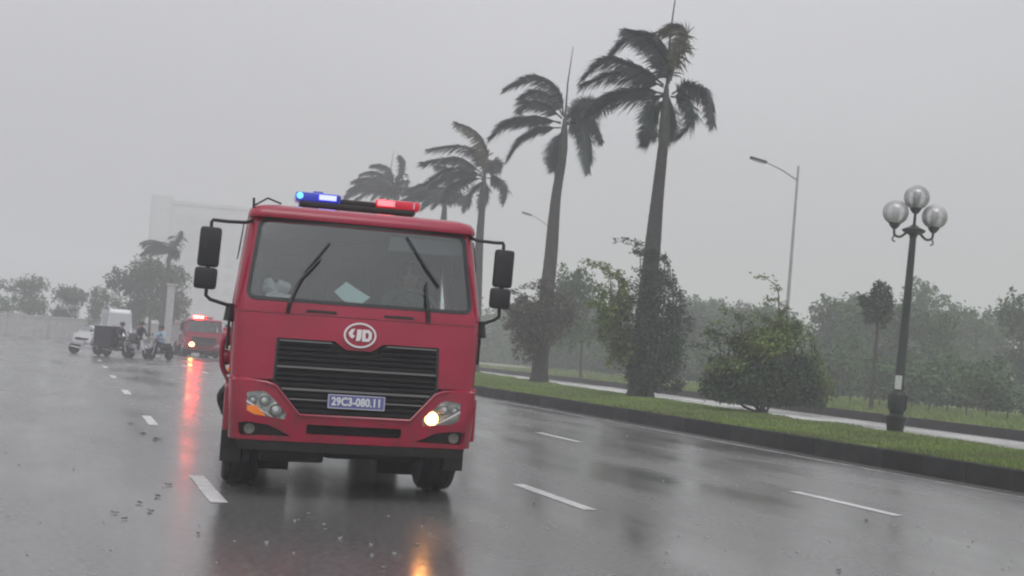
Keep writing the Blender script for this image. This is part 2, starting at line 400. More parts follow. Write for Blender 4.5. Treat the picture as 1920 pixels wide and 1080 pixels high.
# grass
def grass(name, f0, f1, y0, y1, n, z, h, **k):
    vs = []; fs = []; rnd = random.Random(3)
    for i in range(n):
        y = y0 + (y1-y0)*rnd.random()**1.7; x = f0(y)+(f1(y)-f0(y))*rnd.random()
        q = noise.noise(Vector((x*.6, y*.6, 0)))
        if q < -.25 and rnd.random() < .6: continue
        hh = h*(.5+.9*rnd.random()+q*.8)*(1 + (y-y0)*.004); a = rnd.random()*pi; w = .009*(1+(y-y0)*.05)
        lx = -.5*hh*rnd.random()-.15*hh; ly = (rnd.random()-.5)*hh*.6
        n0 = len(vs); c, s = cos(a)*w, sin(a)*w
        vs += [(x-c, y-s, z), (x+c, y+s, z), (x+lx, y+ly, z+hh)]
        fs.append((n0, n0+1, n0+2))
    b = MB(); b.v = vs; b.f = fs; b.mi = [0]*len(fs)
    return b.build(name, M['grass'], None, fix=False, **k)
grass('grass', lambda y: KF(y)+.14, lambda y: KB(y)+.1, 11, 70, 190000, .285, .06, kind='stuff')
grass('verge_grass', lambda y: FK(y)+.15, lambda y: FB(y)+6, 16, 90, 70000, .27, .12, kind='stuff')

# ------------------------------------------------------------------ palms
def frond_mesh(pts, L=.5, n=60, seed=0, lw=.045, wind=(-.55, .05, 0)):
    rnd = random.Random(seed); P = catmull(pts, 24); b = MB()
    b.tube(P[::2], [.035*(1-i/13) + .008 for i in range(len(P[::2]))], 4)
    wd = Vector(wind)
    for i in range(n):
        t = .10 + .90*i/(n-1); k = t*24; j = min(int(k), 23); p = P[j].lerp(P[j+1], k-j); T = (P[j+1]-P[j]).normalized()
        side = T.cross(Vector((0, 0, 1))); side = side.normalized() if side.length > .1 else Vector((0, 1, 0))
        ln = L*(sin(pi*min(.97, .12+.80*t))**.55)
        for sgn in (-1, 1):
            for lay in (0, 1):
                d = side*sgn*(.55 if lay else .30) + T*.6 + Vector((0, 0, -.62 if lay == 0 else .12)) + wd*(.5+.5*rnd.random()) + Vector((rnd.uniform(-.2, .2), rnd.uniform(-.2, .2), rnd.uniform(-.25, .15)))
                d.normalize(); l = ln*rnd.uniform(.7, 1.1)*(1 if lay == 0 else .8)
                q = d.cross(T); q = q.normalized() if q.length > .1 else side
                q = (q*.4 + T*.9).normalized()*lw*.5
                m = p + d*l*.55; e = p + d*l + Vector((-.06, 0, -.13))*l
                b.add([p-q, p+q, m+q*.9, m-q*.9, e], [(0, 1, 2, 3), (3, 2, 4)])
    return b
def palm(base, mids, crown, fronds, r0, r1, L, label, shaft_len=1.5, spear=2.0, seed=1, lw=.045, n=60, swell=True, brown=()):
    root = empty('royal_palm', base, 0, label, 'palm tree', 'royal palms along the median')
    B = Vector(base); pts = [Vector((0, 0, -.05))] + [Vector(p)-B for p in mids] + [Vector(crown)-B-Vector((0, 0, shaft_len))]
    P = catmull(pts, 40); R = []; 
    for i in range(41):
        t = i/40; r = r0*(1-t)+r1*t
        if swell: r *= 1 + .12*sin(pi*min(1, t*1.3)) 
        r *= 1 + .45*math.exp(-t*28) + (.025 if i % 2 else 0)
        R.append(r)
    b = MB(); b.tube(P, R, 14); b.build('trunk', M['trunk'], root, smooth=True)
    cr = Vector(crown)-B; b = MB(); s0 = P[-1]
    b.tube([s0, s0.lerp(cr, .25), s0.lerp(cr, .7), cr, cr+Vector((0, 0, .25))], [r1*.95, r1*1.12, r1*.85, r1*.5, .03], 12); b.build('crownshaft', M['shaft'], root, smooth=True)
    b = MB(); b.tube([cr, cr+Vector((.02, 0, spear*.5)), cr+Vector((.10*spear*.5, 0, spear))], [.05, .035, .012], 5); b.build('spear_leaf', M['frond'], root)
    Mr = Matrix.Rotation(-YAW, 4, 'Z')
    for i, f in enumerate(fronds):
        fp = [Mr @ Vector(p) + cr for p in f]
        leng = sum((Vector(a)-Vector(c)).length for a, c in zip(f, f[1:]))
        frond_mesh(fp, L, n, seed*100+i, lw).build('frond', M['frondy'] if i in brown else M['frond'], root, fix=False)
    return root
FR = {
'palm2':[
  [(0.06, 0.0, 0.18), (0.03, 0.16, 1.16), (-0.5, 0.33, 1.91), (-1.38, 0.49, 1.75), (-2.01, 0.65, 0.99)],
  [(0.03, -0.0, 0.09), (-0.17, -0.35, 0.97), (-0.83, -0.69, 1.5), (-1.55, -1.04, 1.63)],
  [(0.12, -0.0, 0.28), (0.31, -0.1, 1.18), (0.55, -0.2, 1.87), (0.15, -0.29, 2.06), (-0.37, -0.39, 1.81)],
  [(0.09, 0.0, 0.27), (0.22, 0.26, 1.0), (0.43, 0.52, 1.63), (0.58, 0.78, 1.98)],
  [(-0.11, 0.0, 0.05), (-0.76, 0.3, 0.4), (-1.75, 0.61, 0.54), (-2.79, 0.91, 0.12)],
  [(-0.11, -0.0, 0.12), (-0.95, -0.39, 0.56), (-2.12, -0.78, 0.7), (-2.87, -1.17, -0.07)],
  [(-0.09, -0.0, -0.18), (-0.81, -0.17, -0.14), (-1.86, -0.35, -0.39), (-2.62, -0.52, -1.12)],
  [(-0.09, 0.0, -0.24), (-0.89, 0.52, -0.26), (-1.69, 1.04, -0.29), (-2.38, 1.56, -0.69)],
  [(-0.09, -0.0, -0.27), (-0.4, -0.26, -0.47), (-0.53, -0.52, -1.11), (-0.31, -0.78, -1.75)],
  [(-0.02, 0.0, -0.3), (-0.2, 0.35, -0.73), (-0.34, 0.69, -1.27), (-0.39, 1.04, -1.58)],
  [(0.19, -0.0, -0.17), (0.78, -0.17, 0.14), (1.42, -0.35, -0.14), (1.58, -0.52, -1.23)],
  [(0.16, -0.0, -0.26), (0.67, -0.35, -0.4), (0.89, -0.69, -1.1), (0.4, -1.04, -1.74)],
  [(0.09, 0.0, -0.3), (0.33, 0.39, -0.69), (0.47, 0.78, -1.13), (0.27, 1.17, -1.68)],
],
'palm1':[
  [(-0.06, -0.0, 0.16), (-0.38, -0.22, 1.28), (-1.45, -0.43, 1.74), (-2.66, -0.65, 1.06)],
  [(-0.11, 0.0, 0.22), (-0.6, 0.39, 1.04), (-1.31, 0.78, 1.34), (-1.97, 1.17, 1.02)],
  [(-0.14, -0.0, 0.08), (-0.91, -0.39, 0.56), (-1.71, -0.78, 0.51), (-1.91, -1.17, 0.1)],
  [(-0.17, 0.0, -0.15), (-1.11, 0.22, 0.09), (-2.35, 0.43, -0.16), (-3.16, 0.65, -0.85)],
  [(-0.18, -0.0, -0.1), (-1.21, -0.35, -0.08), (-2.12, -0.69, -0.23), (-2.78, -1.04, -0.6)],
  [(-0.16, -0.0, -0.33), (-1.07, -0.17, -0.48), (-1.84, -0.35, -1.04), (-2.31, -0.52, -1.9)],
  [(-0.06, -0.0, -0.42), (-0.26, -0.26, -0.94), (-0.41, -0.52, -1.47), (-0.41, -0.78, -2.09)],
  [(-0.02, 0.0, -0.41), (-0.12, 0.26, -0.93), (-0.22, 0.52, -1.58), (-0.16, 0.78, -1.8)],
  [(0.08, 0.0, 0.23), (0.42, 0.26, 0.65), (0.8, 0.52, 1.06), (1.3, 0.78, 1.14)],
  [(0.09, -0.0, 0.05), (0.7, -0.22, 0.46), (1.33, -0.43, 0.69), (2.05, -0.65, 0.87)],
  [(0.1, 0.0, -0.09), (0.72, 0.22, 0.21), (1.3, 0.43, 0.18), (1.74, 0.65, -0.64)],
  [(0.1, -0.0, -0.18), (0.64, -0.3, -0.26), (0.93, -0.61, -1.15), (1.12, -0.91, -2.29)],
  [(0.1, 0.0, -0.13), (0.74, 0.39, -0.09), (1.18, 0.78, -0.56), (1.34, 1.17, -1.47)],
],
'palm3':[
  [(-0.01, -0.0, 0.17), (0.09, -0.26, 1.26), (-0.53, -0.52, 2.24), (-1.67, -0.78, 2.69)],
  [(-0.07, 0.0, 0.17), (-0.32, 0.17, 1.23), (-1.45, 0.35, 1.6), (-3.18, 0.52, 1.31)],
  [(-0.12, -0.0, 0.08), (-1.1, -0.35, 0.74), (-2.12, -0.69, 0.68), (-3.4, -1.04, 0.3)],
  [(-0.12, 0.0, -0.01), (-1.08, 0.35, 0.4), (-2.23, 0.69, 0.14), (-3.2, 1.04, -0.5)],
  [(-0.11, -0.0, -0.07), (-0.91, -0.13, 0.11), (-1.91, -0.26, -0.19), (-2.86, -0.39, -0.89)],
  [(-0.1, 0.0, -0.18), (-0.75, 0.26, -0.17), (-1.59, 0.52, -0.6), (-2.18, 0.78, -1.43)],
  [(-0.04, -0.0, -0.29), (-0.28, -0.3, -0.6), (-0.57, -0.61, -1.03), (-0.64, -0.91, -1.79)],
  [(0.05, 0.0, -0.29), (0.22, 0.3, -0.63), (0.19, 0.61, -1.1), (0.02, 0.91, -1.63)],
  [(0.12, -0.0, -0.11), (0.86, -0.13, -0.15), (1.27, -0.26, -0.62), (1.2, -0.39, -1.38)],
  [(0.05, 0.0, 0.09), (0.31, 0.22, 0.6), (0.5, 0.43, 0.85), (0.85, 0.65, 0.87)],
],
}
palm((17.92, 36, .28), [(17.95, 36, 2.2), (18.09, 36, 5.0), (18.17, 36, 6.9)], (18.27, 36, 10.75), FR['palm2'], .33, .17, .78, 'tallest nearest royal palm, its fronds blown left, standing among dark shrubs on the median', 2.0, 3.9, 2, brown=(2, 3), n=105, lw=.055)
palm((18.98, 47.7, .28), [(19.03, 47.7, 3.0), (19.16, 47.7, 5.77), (19.21, 47.7, 8.2)], (19.40, 47.7, 11.7), FR['palm1'], .33, .18, .80, 'second royal palm from the lamp with drooping fronds and a brown bush round its foot', 1.7, 3.3, 3, n=95, lw=.06)
palm((20.75, 62, .28), [(20.72, 62, 3.17), (20.64, 62, 7.0)], (20.66, 62, 11.1), FR['palm3'], .32, .18, .82, 'royal palm just right of the fire engine cab, one tall frond bent back', 1.6, .6, 4, lw=.075, n=80, brown=(0,))
def windy_fronds(sc, seed, n=11):
    rnd = random.Random(seed); out = []
    for i in range(n):
        a = 2*pi*i/n + rnd.uniform(-.2, .2); dx, dy = cos(a), sin(a); el = rnd.uniform(.35, 1.1)
        l = sc*rnd.uniform(.85, 1.1); p = Vector((0, 0, 0)); v = Vector((dx*cos(el), dy*cos(el), sin(el))); pts = [tuple(p)]
        for k in range(5):
            p = p + v*l/5; pts.append(tuple(p)); v = (v + Vector((-.34, 0, -.30-.05*k))).normalized()
        out.append(pts)
    return out
for i, (x, yy, zc, lab) in enumerate([(22.7, 76, 11.2, 'hazy royal palm directly behind the palm beside the cab'), (22.3, 90, 13.2, 'faint royal palm above the red beacon with a thin spear leaf'),
                                (23.8, 104, 11.5, 'faintest royal palm in the row, low behind the blue beacon')]):
    palm((x-.2, yy, .28), [(x-.1, yy, zc*.4)], (x, yy, zc), windy_fronds(3.5, 20+i, 19), .34, .2, .8, lab, 1.6, 3.4 if i == 1 else 1.2, 10+i, lw=.11, n=50)

# ------------------------------------------------------------------ leafy growth
def leaf_cloud(blobs, n, size, seed, wind=.5, shell=.55, elong=2.2):
    rnd = random.Random(seed); vs = []; fs = []; tot = sum(b[1][0]*b[1][1]*b[1][2] for b in blobs) ; 
    for (c, r) in blobs:
        k = int(n*r[0]*r[1]*r[2]/tot)+20
        sub = [(Vector((rnd.gauss(0, .5), rnd.gauss(0, .5), rnd.gauss(0, .5))), rnd.uniform(.16, .38)) for _ in range(14)]
        for i in range(k):
            if rnd.random() < .62:
                s0, sr = sub[rnd.randrange(14)]; q = s0 + Vector((rnd.gauss(0, 1), rnd.gauss(0, 1), rnd.gauss(0, 1)))*sr*.5
            else:
                d = Vector((rnd.gauss(0, 1), rnd.gauss(0, 1), rnd.gauss(0, 1))).normalized(); q = d*(rnd.random()**(1-shell))
            if q.length > 1.15: q = q.normalized()*rnd.uniform(.7, 1.2)
            p = Vector((c[0]+q.x*r[0], c[1]+q.y*r[1], c[2]+q.z*r[2]))
            if p.z < .3: p.z = .3+rnd.random()*.2
            d = Vector((rnd.gauss(0, .6)-wind, rnd.gauss(0, .6), rnd.gauss(0, .6)-.05)).normalized(); w = d.orthogonal().normalized()
            w = Matrix.Rotation(rnd.random()*6.28, 3, d) @ w
            l = size*rnd.uniform(.6, 1.3); ww = l/elong/2
            a = len(vs); vs += [p, p+d*l*.45+w*ww, p+d*l+Vector((0, 0, -.1*l)), p+d*l*.45-w*ww]; fs.append((a, a+1, a+2, a+3))
    b = MB(); b.v = [tuple(v) for v in vs]; b.f = fs; b.mi = [0]*len(fs); return b
def branches(root, specs, m='bark', name='branch'):
    for pts, r in specs:
        b = MB(); P = catmull(pts, 8); b.tube(P, [r*(1-i/9.5) for i in range(9)], 5); b.build(name, M[m], root, smooth=True)
def shrub(loc, blobs, n, size, m, label, seed, cat='shrub', stems=5, name='shrub', hmax=2, wind=.5, twigs=0, group=None, m2=None, blobs2=None, n2=0):
    root = empty(name, loc, 0, label, cat, group); rnd = random.Random(seed)
    sp = []
    for i in range(stems):
        bl = rnd.choice(blobs)[0]; sp.append(([(rnd.uniform(-.2, .2), rnd.uniform(-.2, .2), -.02), (bl[0]*.4+rnd.uniform(-.2, .2), bl[1]*.4, bl[2]*.5), (bl[0], bl[1], bl[2]+.3)], .05))
    branches(root, sp, name='stem')
    leaf_cloud(blobs, n, size, seed, wind).build('foliage', M[m], root, fix=False)
    if blobs2: leaf_cloud(blobs2, n2, size, seed+9, wind).build('young_foliage', M[m2], root, fix=False)
    for i in range(twigs):
        c, r = rnd.choice(blobs2 if (blobs2 and i % 2) else blobs); a = rnd.uniform(-.9, .9)
        p0 = Vector((c[0]+a*r[0]*.7, c[1], c[2]+r[2]*.5)); l = rnd.uniform(.6, 1.3)
        p1 = p0+Vector((-.1*l, 0, .6*l)); p2 = p1+Vector((-.6*l, rnd.uniform(-.2, .2), .25*l))
        bb = MB(); P = catmull([p0, p1, p2], 8); bb.tube(P, [.022*(1-k/10) for k in range(9)], 4); bb.build('twig', M['bark'], root, fix=False)
        leaf_cloud([((p2[0]+.12*l, p2[1], p2[2]-.05), (.34*l, .16, .12)), ((p1[0], p1[1], p1[2]+.03), (.16*l, .12, .2*l))], 60, size*.9, seed*31+i, 1.2).build('twig_leaves', M[m2 if (m2 and i % 2) else m], root, fix=False)
    return root
# windswept shrub and brown bush round the palm feet, green bush in front
shrub((17.85, 35.2, .28), [((.1, .1, 1.7), (1.2, 1.0, 1.7)), ((.7, .2, 2.6), (.8, .8, 1.1)), ((0, 0, 3.6), (.9, .8, .9)), ((.3, 0, .7), (.9, .8, .7))], 13000, .125, 'leafdark', 'tall dark windswept shrub wrapped round the foot of the tallest palm', 5, hmax=4, twigs=28, stems=7,
      m2='leafgreen', blobs2=[((-1.3, .1, 2.7), (.75, .6, 1.1)), ((-1.1, 0, 1.7), (.55, .5, .7))], n2=5500)
shrub((18.9, 47.0, .28), [((-.3, .1, 2.6), (1.5, 1.2, 1.2)), ((.3, 0, 3.1), (1.0, .9, .9)), ((-1.0, 0, 1.7), (.6, .6, .9))], 10000, .145, 'leafbrown', 'brownish round bush round the trunk of the second palm from the lamp', 6, twigs=14, stems=6)
shrub((17.65, 28.0, .28), [((0, 0, .50), (1.75, 1.0, .42)), ((0, 0, .80), (1.5, 1.1, .62)), ((-.8, 0, .85), (.8, .9, .5)), ((.7, 0, 1.0), (.8, .9, .75)), ((0, 0, 1.2), (.8, .8, .6)), ((1.25, 0, .6), (.6, .6, .5)), ((-1.4, 0, .55), (.5, .5, .4))], 21000, .105, 'leafdark', 'wide green bush with yellow green top between tallest palm and globe lamp', 7, twigs=26, stems=9,
      m2='leafgreen', blobs2=[((-.1, 0, 1.8), (.8, .7, .5)), ((-1.1, 0, 1.2), (.6, .6, .35)), ((-.45, 0, 1.85), (.5, .5, .35)), ((.7, 0, 2.1), (.45, .5, .6)), ((1.5, 0, 1.25), (.45, .5, .55)), ((1.85, 0, .8), (.35, .4, .5)), ((.45, 0, 2.55), (.22, .3, .45))], n2=12000)

# ------------------------------------------------------------------ park trees
def tree_mesh(seed, h, cw, ch, n, size, m):
    rnd = random.Random(seed); bl = []
    for i in range(7):
        a = rnd.uniform(0, 6.28); q = rnd.uniform(.15, .6)
        bl.append(((cos(a)*cw*q-.15*cw, sin(a)*cw*q, h-ch*rnd.uniform(.25, 1.15)), (cw*rnd.uniform(.35, .6), cw*rnd.uniform(.35, .6), ch*rnd.uniform(.18, .32))))
    bl.append(((-.1*cw, 0, h-ch*.25), (cw*.4, cw*.4, ch*.25)))
    lc = leaf_cloud(bl, n, size, seed, .5)
    b = MB(); P = catmull([(0, 0, -.1), (rnd.uniform(-.1, .1), 0, h*.3), (-.1, 0, h*.6), (-.25, 0, h*.85)], 10); b.tube(P, [.11*(1-i/12)*(h/6)+.02 for i in range(11)], 7)
    for c, r in bl[:5]:
        P = catmull([(-.05, 0, h*.35), (c[0]*.5, c[1]*.5, h*.5), c], 5); b.tube(P, [.05*(1-i/7) for i in range(6)], 4)
    return lc, b
VAR = []
for s in range(6):
    lc, tb = tree_mesh(40+s, 6.2, 2.4+.25*(s % 3), 4.0, 3600, .30, 'leafpark')
    VAR.append((lc, tb))
PROTO = []
def park_tree(x, y, h, wf, var, label, group='trees in the park across the road', name='park_tree', m='leafpark'):
    root = empty(name, (x, y, .33), random.uniform(-.6, .6), label, 'tree', group)
    while len(PROTO) <= var: PROTO.append(None)
    sc = h/6.2
    if PROTO[var] is None:
        lc, tb = VAR[var]; t = tb.build('trunk', M['bark'], root, smooth=True); c = lc.build('crown', M[m], root, fix=False); PROTO[var] = (t, c)
    else:
        t = share(PROTO[var][0], root); c = share(PROTO[var][1], root)
        c.rotation_euler = (0, 0, 0)
    root.scale = (wf*sc, wf*sc, sc)
    return root
for v in range(6): pass
rt_ = random.Random(11)
row = []
ORD = 'first second third fourth fifth sixth seventh eighth ninth tenth eleventh twelfth thirteenth fourteenth fifteenth sixteenth seventeenth eighteenth nineteenth twentieth twenty-first twenty-second twenty-third twenty-fourth twenty-fifth twenty-sixth twenty-seventh twenty-eighth twenty-ninth thirtieth thirty-first thirty-second thirty-third thirty-fourth'.split()
desc = ['rounded', 'ragged', 'leaning', 'dense', 'thin', 'broad']
for i in range(26):        # first row, seen against the hazy ones behind
    yy = 120 - i*3.6; x = FB(yy) + 9 + rt_.uniform(-2, 4) + (120-yy)*.12
    row.append((x, yy, rt_.uniform(5.0, 6.6), 'front'))
for i in range(34):
    yy = 150 - i*4.0; x = 62 + rt_.uniform(-6, 10) + (150-yy)*.08
    row.append((x, yy, rt_.uniform(6.5, 9.0), 'back'))
for i, (x, yy, h, w) in enumerate(row):
    near = 'near its far hazy end' if yy > 90 else ('behind the tallest palm' if yy > 60 else ('behind the green bush' if yy > 38 else 'beyond the globe lamp')); k_ = i if w == 'front' else i-26
    park_tree(x, yy, h, rt_.uniform(.9, 1.25), i % 6, '%s park tree, %s from the far end of the %s row' % (desc[i % 6], ORD[k_], w))
park_tree(27.6, 63, 6.4, .7, 1, 'slender dark park tree seen between the two nearest palms')
# the small round dark tree left of the lamp
root = empty('roadside_tree', (26.9, 35.6, .33), 0, 'small dark round-headed tree on a bare thin trunk left of the globe lamp', 'tree')
b = MB(); P = catmull([(0, 0, -.05), (.03, 0, 1.3), (.10, 0, 2.6), (.12, 0, 3.6)], 10); b.tube(P, [.085-.004*i for i in range(11)], 8); b.build('trunk', M['bark'], root, smooth=True)
leaf_cloud([((0, 0, 3.75), (.5, .45, .5)), ((.25, 0, 4.2), (.35, .35, .4)), ((-.5, 0, 3.85), (.25, .25, .2)), ((.4, 0, 3.5), (.3, .3, .5)), ((-.15, 0, 3.3), (.4, .3, .25))], 3200, .14, 77, .5).build('crown', M['leafdark'], root, fix=False)
# ragged shrubs under the park trees
SHR = None; PLC = ['furthest up the park', 'second furthest up the park', 'up the park in the haze', 'left of the thin dark park tree', 'just right of the thin dark park tree', 'behind the tallest palm on the left', 'behind the tallest palm on the right',
    'between the tallest palm and the green bush', 'directly behind the green bush', 'behind the right side of the green bush', 'left of the small round-headed tree', 'behind the small round-headed tree', 'left of the globe lamp', 'behind the globe lamp', 'right of the globe lamp', 'at the right edge of the lawn']
rs = random.Random(4)
for i in range(16):
    yy = 96 - i*4.6; x = FB(yy) + 5.5 + rs.uniform(-1.2, 1.8) + (i > 9)*1.5
    root = empty('park_shrub', (x, yy, .27), rs.uniform(-.5, .5), 'ragged green shrub on the park lawn %s' % PLC[i], 'shrub', 'ragged shrubs on the park lawn')
    f = rs.uniform(.85, 1.3); root.scale = (f*1.15, f, f*rs.uniform(.8, 1.15))
    if SHR is None:
        c_ = leaf_cloud([((0, 0, 1.0), (1.5, 1.2, .9)), ((-.8, 0, 1.7), (.7, .6, .6)), ((.6, .2, 1.9), (.6, .6, .7)), ((1.3, 0, .9), (.6, .6, .6))], 2600, .24, 66, .6).build('foliage', M['leafpark'], root, fix=False)
        bb = MB()
        for q in range(4): bb.tube(catmull([(q*.1-.2, 0, -.05), (q*.5-.8, .1, .8), (q*.8-1.3, 0, 1.9)], 6), [.04, .036, .03, .025, .02, .015, .01], 5)
        s_ = bb.build('stems', M['bark'], root); SHR = (c_, s_)
    else: share(SHR[0], root); share(SHR[1], root)
# hedges beyond the far verge
def hedge(x0, y0, x1, y1, h, w, label, seed):
    root = empty('hedge', (x0, y0, .33), 0, label, 'hedge'); d = Vector((x1-x0, y1-y0, 0)); L = d.length; bl = []
    k = int(L/1.2)
    for i in range(k+1): bl.append(((d.x*i/k, d.y*i/k, h*.5), (.75, w*.5, h*.55)))
    leaf_cloud(bl, int(L*260), .16, seed, .3).build('foliage', M['leafdark'], root, fix=False)
    b = MB(); 
    for i in range(k+1): b.tube([(d.x*i/k, d.y*i/k, -.05), (d.x*i/k+.05, d.y*i/k, h*.8)], .03, 5)
    b.build('stems', M['bark'], root, kind='stuff')
hedge(30.2, 22, 33.5, 52, .75, .8, 'low clipped hedge along the far verge behind the globe lamp', 91)
hedge(34, 56, 38.5, 100, 1.0, .9, 'low hazy hedge further up the park behind the palms', 92)
# woodland mass far behind
rw = random.Random(5); bl = []
for i in range(110):
    t = i/109; x = 33 + t*95; yy = 150 - t*110 + rw.uniform(-6, 6); bl.append(((x, yy, 2.6+rw.uniform(-.6, 1.0)), (4.0, 3.5, 3.6+rw.uniform(0, 1.3))))
for i in range(60):
    t = i/59; bl.append(((31 + t*88, 142 - t*104, 1.2), (3.0, 2.0, 1.3)))
leaf_cloud(bl, 120000, .55, 8, .4).build('far_woodland', M['leafpark'], None, fix=False, kind='stuff')

# left distance: trees, palm, gate pillar, low wall
for i, (x, yy, h, wf, lab) in enumerate([(5.0, 112, 6.4, .9, 'hazy low tree left of the far palm'), (6.9, 114, 7.8, .95, 'hazy broad tree under the far palm'), (9.1, 118, 7.4, .9, 'hazy tree right of the far palm by the pale pillar'),
      (3.4, 125, 5.0, 1.0, 'hazy low tree above the white van roof'), (0.5, 132, 5.2, 1.2, 'hazy tree beyond the far left of the junction'), (-4, 136, 6.2, 1.2, 'faint tree at the left end of the junction'), (-9, 140, 6.6, 1.3, 'faintest tree at the outer left behind the wall'), (-15, 143, 6.6, 1.3, 'faint tree in the left corner beyond the road')]):
    park_tree(x, yy, h, wf, i % 6, lab, 'hazy trees across the junction', 'far_tree')
palm((7.6, 110, .0), [(7.7, 110, 3.5)], (7.8, 110, 8.3), windy_fronds(2.9, 71, 14), .26, .17, .9, 'hazy short palm above the trees behind the motorcyclists', 1.0, .8, 31, lw=.1, n=26)
pl = empty('gate_pillar', (8.05, 108, 0), 0, 'pale tall gate pillar under the hazy palm left of the far fire engine', 'pillar')
b = MB(); b.box((0, 0, 2.7), (.62, .62, 5.4), bev=.03); b.build('shaft', M['concrete'], pl)
b = MB(); b.box((0, 0, 5.49), (.8, .8, .16), bev=.02); b.build('cap', M['concrete'], pl)
b = MB(); b.box((0, 0, .2), (.78, .78, .4), bev=.02); b.build('plinth', M['concrete'], pl)
wl = empty('boundary_wall', (-6, 128, 0), 0, 'long low grey wall with piers across the far side of the junction', 'wall')
b = MB(); b.box((0, 0, 1.0), (40, .2, 2.0)); b.build('wall_panel', M['concrete'], wl)
b = MB(); b.box((0, 0, 2.06), (40, .34, .12)); b.build('coping', M['tower'], wl)
b = MB(); b.box((0, 0, 1.15), (.4, .4, 2.3), bev=.02); pr = b.build('pier', M['concrete'], wl); pr.location = (-19, -.05, 0)
for k in range(1, 11): share(pr, wl, (-19+k*3.8, -.05, 0))
# hazy tower
tw = empty('tower_block', (21.5, 325, 0), -.15, 'faint tower block with a lighter stair tower lost in the rain haze', 'building')
b = MB(); b.box((13.5, 7, 15.8), (25, 14, 31.6)); b.build('main_wall', M['tower'], tw)
b = MB(); b.box((-1.2, 5.5, 16.7), (4.4, 11, 33.4)); b.build('stair_tower', M['tower'], tw)
b = MB(); b.box((13.5, 7, 32.0), (25.6, 14.6, .8)); b.build('parapet', M['tower'], tw)
b = MB(); b.box((0, 0, 0), (1.8, .25, 1.7), bev=.02); wn = b.build('window', M['towerwin'], tw); wn.location = (3, -.06, 2)
for i in range(8):
    for j in range(9):
        if i or j: share(wn, tw, (3+i*3.0, -.06, 2+j*3.3))
for s in (-3.45, 1.05):
    b = MB(); b.box((s, -.1, 16.7), (.35, .4, 33.4)); b.build('stair_tower_rib', M['towerwin'], tw)
tw.scale = (1.13, 1.13, 1.1)
# pale kiosk seen past the lamp
kk = empty('park_house', (93, 112, .34), -.7, 'white flat-roofed house showing above the trees right of the globe lamp', 'house'); kk.scale = (1.9, 1.9, 2.15)
b = MB(); b.box((0, 0, 2.0), (3.6, 3, 4.0), bev=.03); b.build('wall', M['white'], kk)
b = MB(); b.box((0, 0, 4.12), (4.4, 3.8, .25), bev=.03); b.build('roof', M['chassis'], kk)
b = MB(); b.box((-.6, -1.53, 1.1), (.9, .08, 2.1), bev=.02); b.build('door', M['galv'], kk)
b = MB(); b.box((.8, -1.53, 2.2), (1.0, .08, .9), bev=.02); b.build('window', M['towerwin'], kk)

# ------------------------------------------------------------------ lamps
def street_light(base, h, arm, label, r=.11):
    root = empty('street_light', base, -YAW, label, 'street light', 'tall street lights across the road'); root.rotation_euler = (0, radians(1.4), -YAW)
    b = MB(); b.tube([(0, 0, 0), (0, 0, h*.5), (0, 0, h+.35)], [r, r*.75, r*.5], 10); b.build('pole', M['galv'], root, smooth=True)
    b = MB(); b.tube([(0, 0, h-.35), (-arm*.5, 0, h+.10), (-arm, 0, h+.40)], [.04, .035, .03], 8); b.build('arm', M['galv'], root, smooth=True)
    b = MB(); b.box((-arm-.38, 0, h+.48), (.85, .26, .12), (0, radians(12), 0), bev=.03); hd = b.build('lamp_head', M['chassis'], root, smooth=True)
    b = MB(); b.box((-arm-.40, 0, h+.405), (.6, .2, .03), (0, radians(12), 0), bev=.01); b.build('lamp_lens', M['bulb_off'], hd)
    b = MB(); b.lathe([(.2, 0), (.2, .04), (.14, .06), (.14, .5)], n=10); b.build('base_plate', M['galv'], root)
street_light((32.5, 50, .34), 10.85, 1.6, 'slender grey street light rising from trees behind the green bush')
street_light((35.4, 90, .34), 12.0, 1.4, 'faint distant street light whose head shows between the two nearest palms and the cab')
lp = empty('globe_lamp', (16.97, 21.6, .28), -YAW, 'dark iron lamp post with clear globe lamps and an urn-shaped base on the median', 'lamp post')
lp.rotation_euler = (0, radians(2.6), -YAW)
b = MB(); b.lathe([(.20, 0), (.20, .03), (.17, .05), (.19, .18), (.255, .34), (.265, .38), (.20, .41), (.15, .44), (.15, .47)], n=20); b.build('urn_base', M['iron'], lp, smooth=True)
b = MB(); b.lathe([(.15, .47), (.18, .50), (.19, .56), (.185, .85), (.16, .92), (.11, .96)], n=16)
for k in range(8):
    a = k*pi/4; b.box((cos(a)*.19, sin(a)*.19, .70), (.03, .03, .3), (0, 0, a))
b.build('pedestal', M['iron'], lp, smooth=True)
b = MB(); b.lathe([(.115, .96), (.13, 1.0), (.12, 1.06), (.105, 1.1), (.085, 3.0), (.07, 4.3), (.085, 4.32), (.07, 4.36)], n=16); b.build('column', M['iron'], lp, smooth=True)
b = MB(); b.box((-.07, -.145, 1.12), (.14, .02, .3), (0, 0, -.4)); b.build('sticker', M['tag'], lp)
b = MB(); b.lathe([(.07, 4.34), (.12, 4.38), (.24, 4.44), (.25, 4.48), (.12, 4.54), (.04, 4.6)], n=16); b.build('crown_boss', M['iron'], lp, smooth=True)
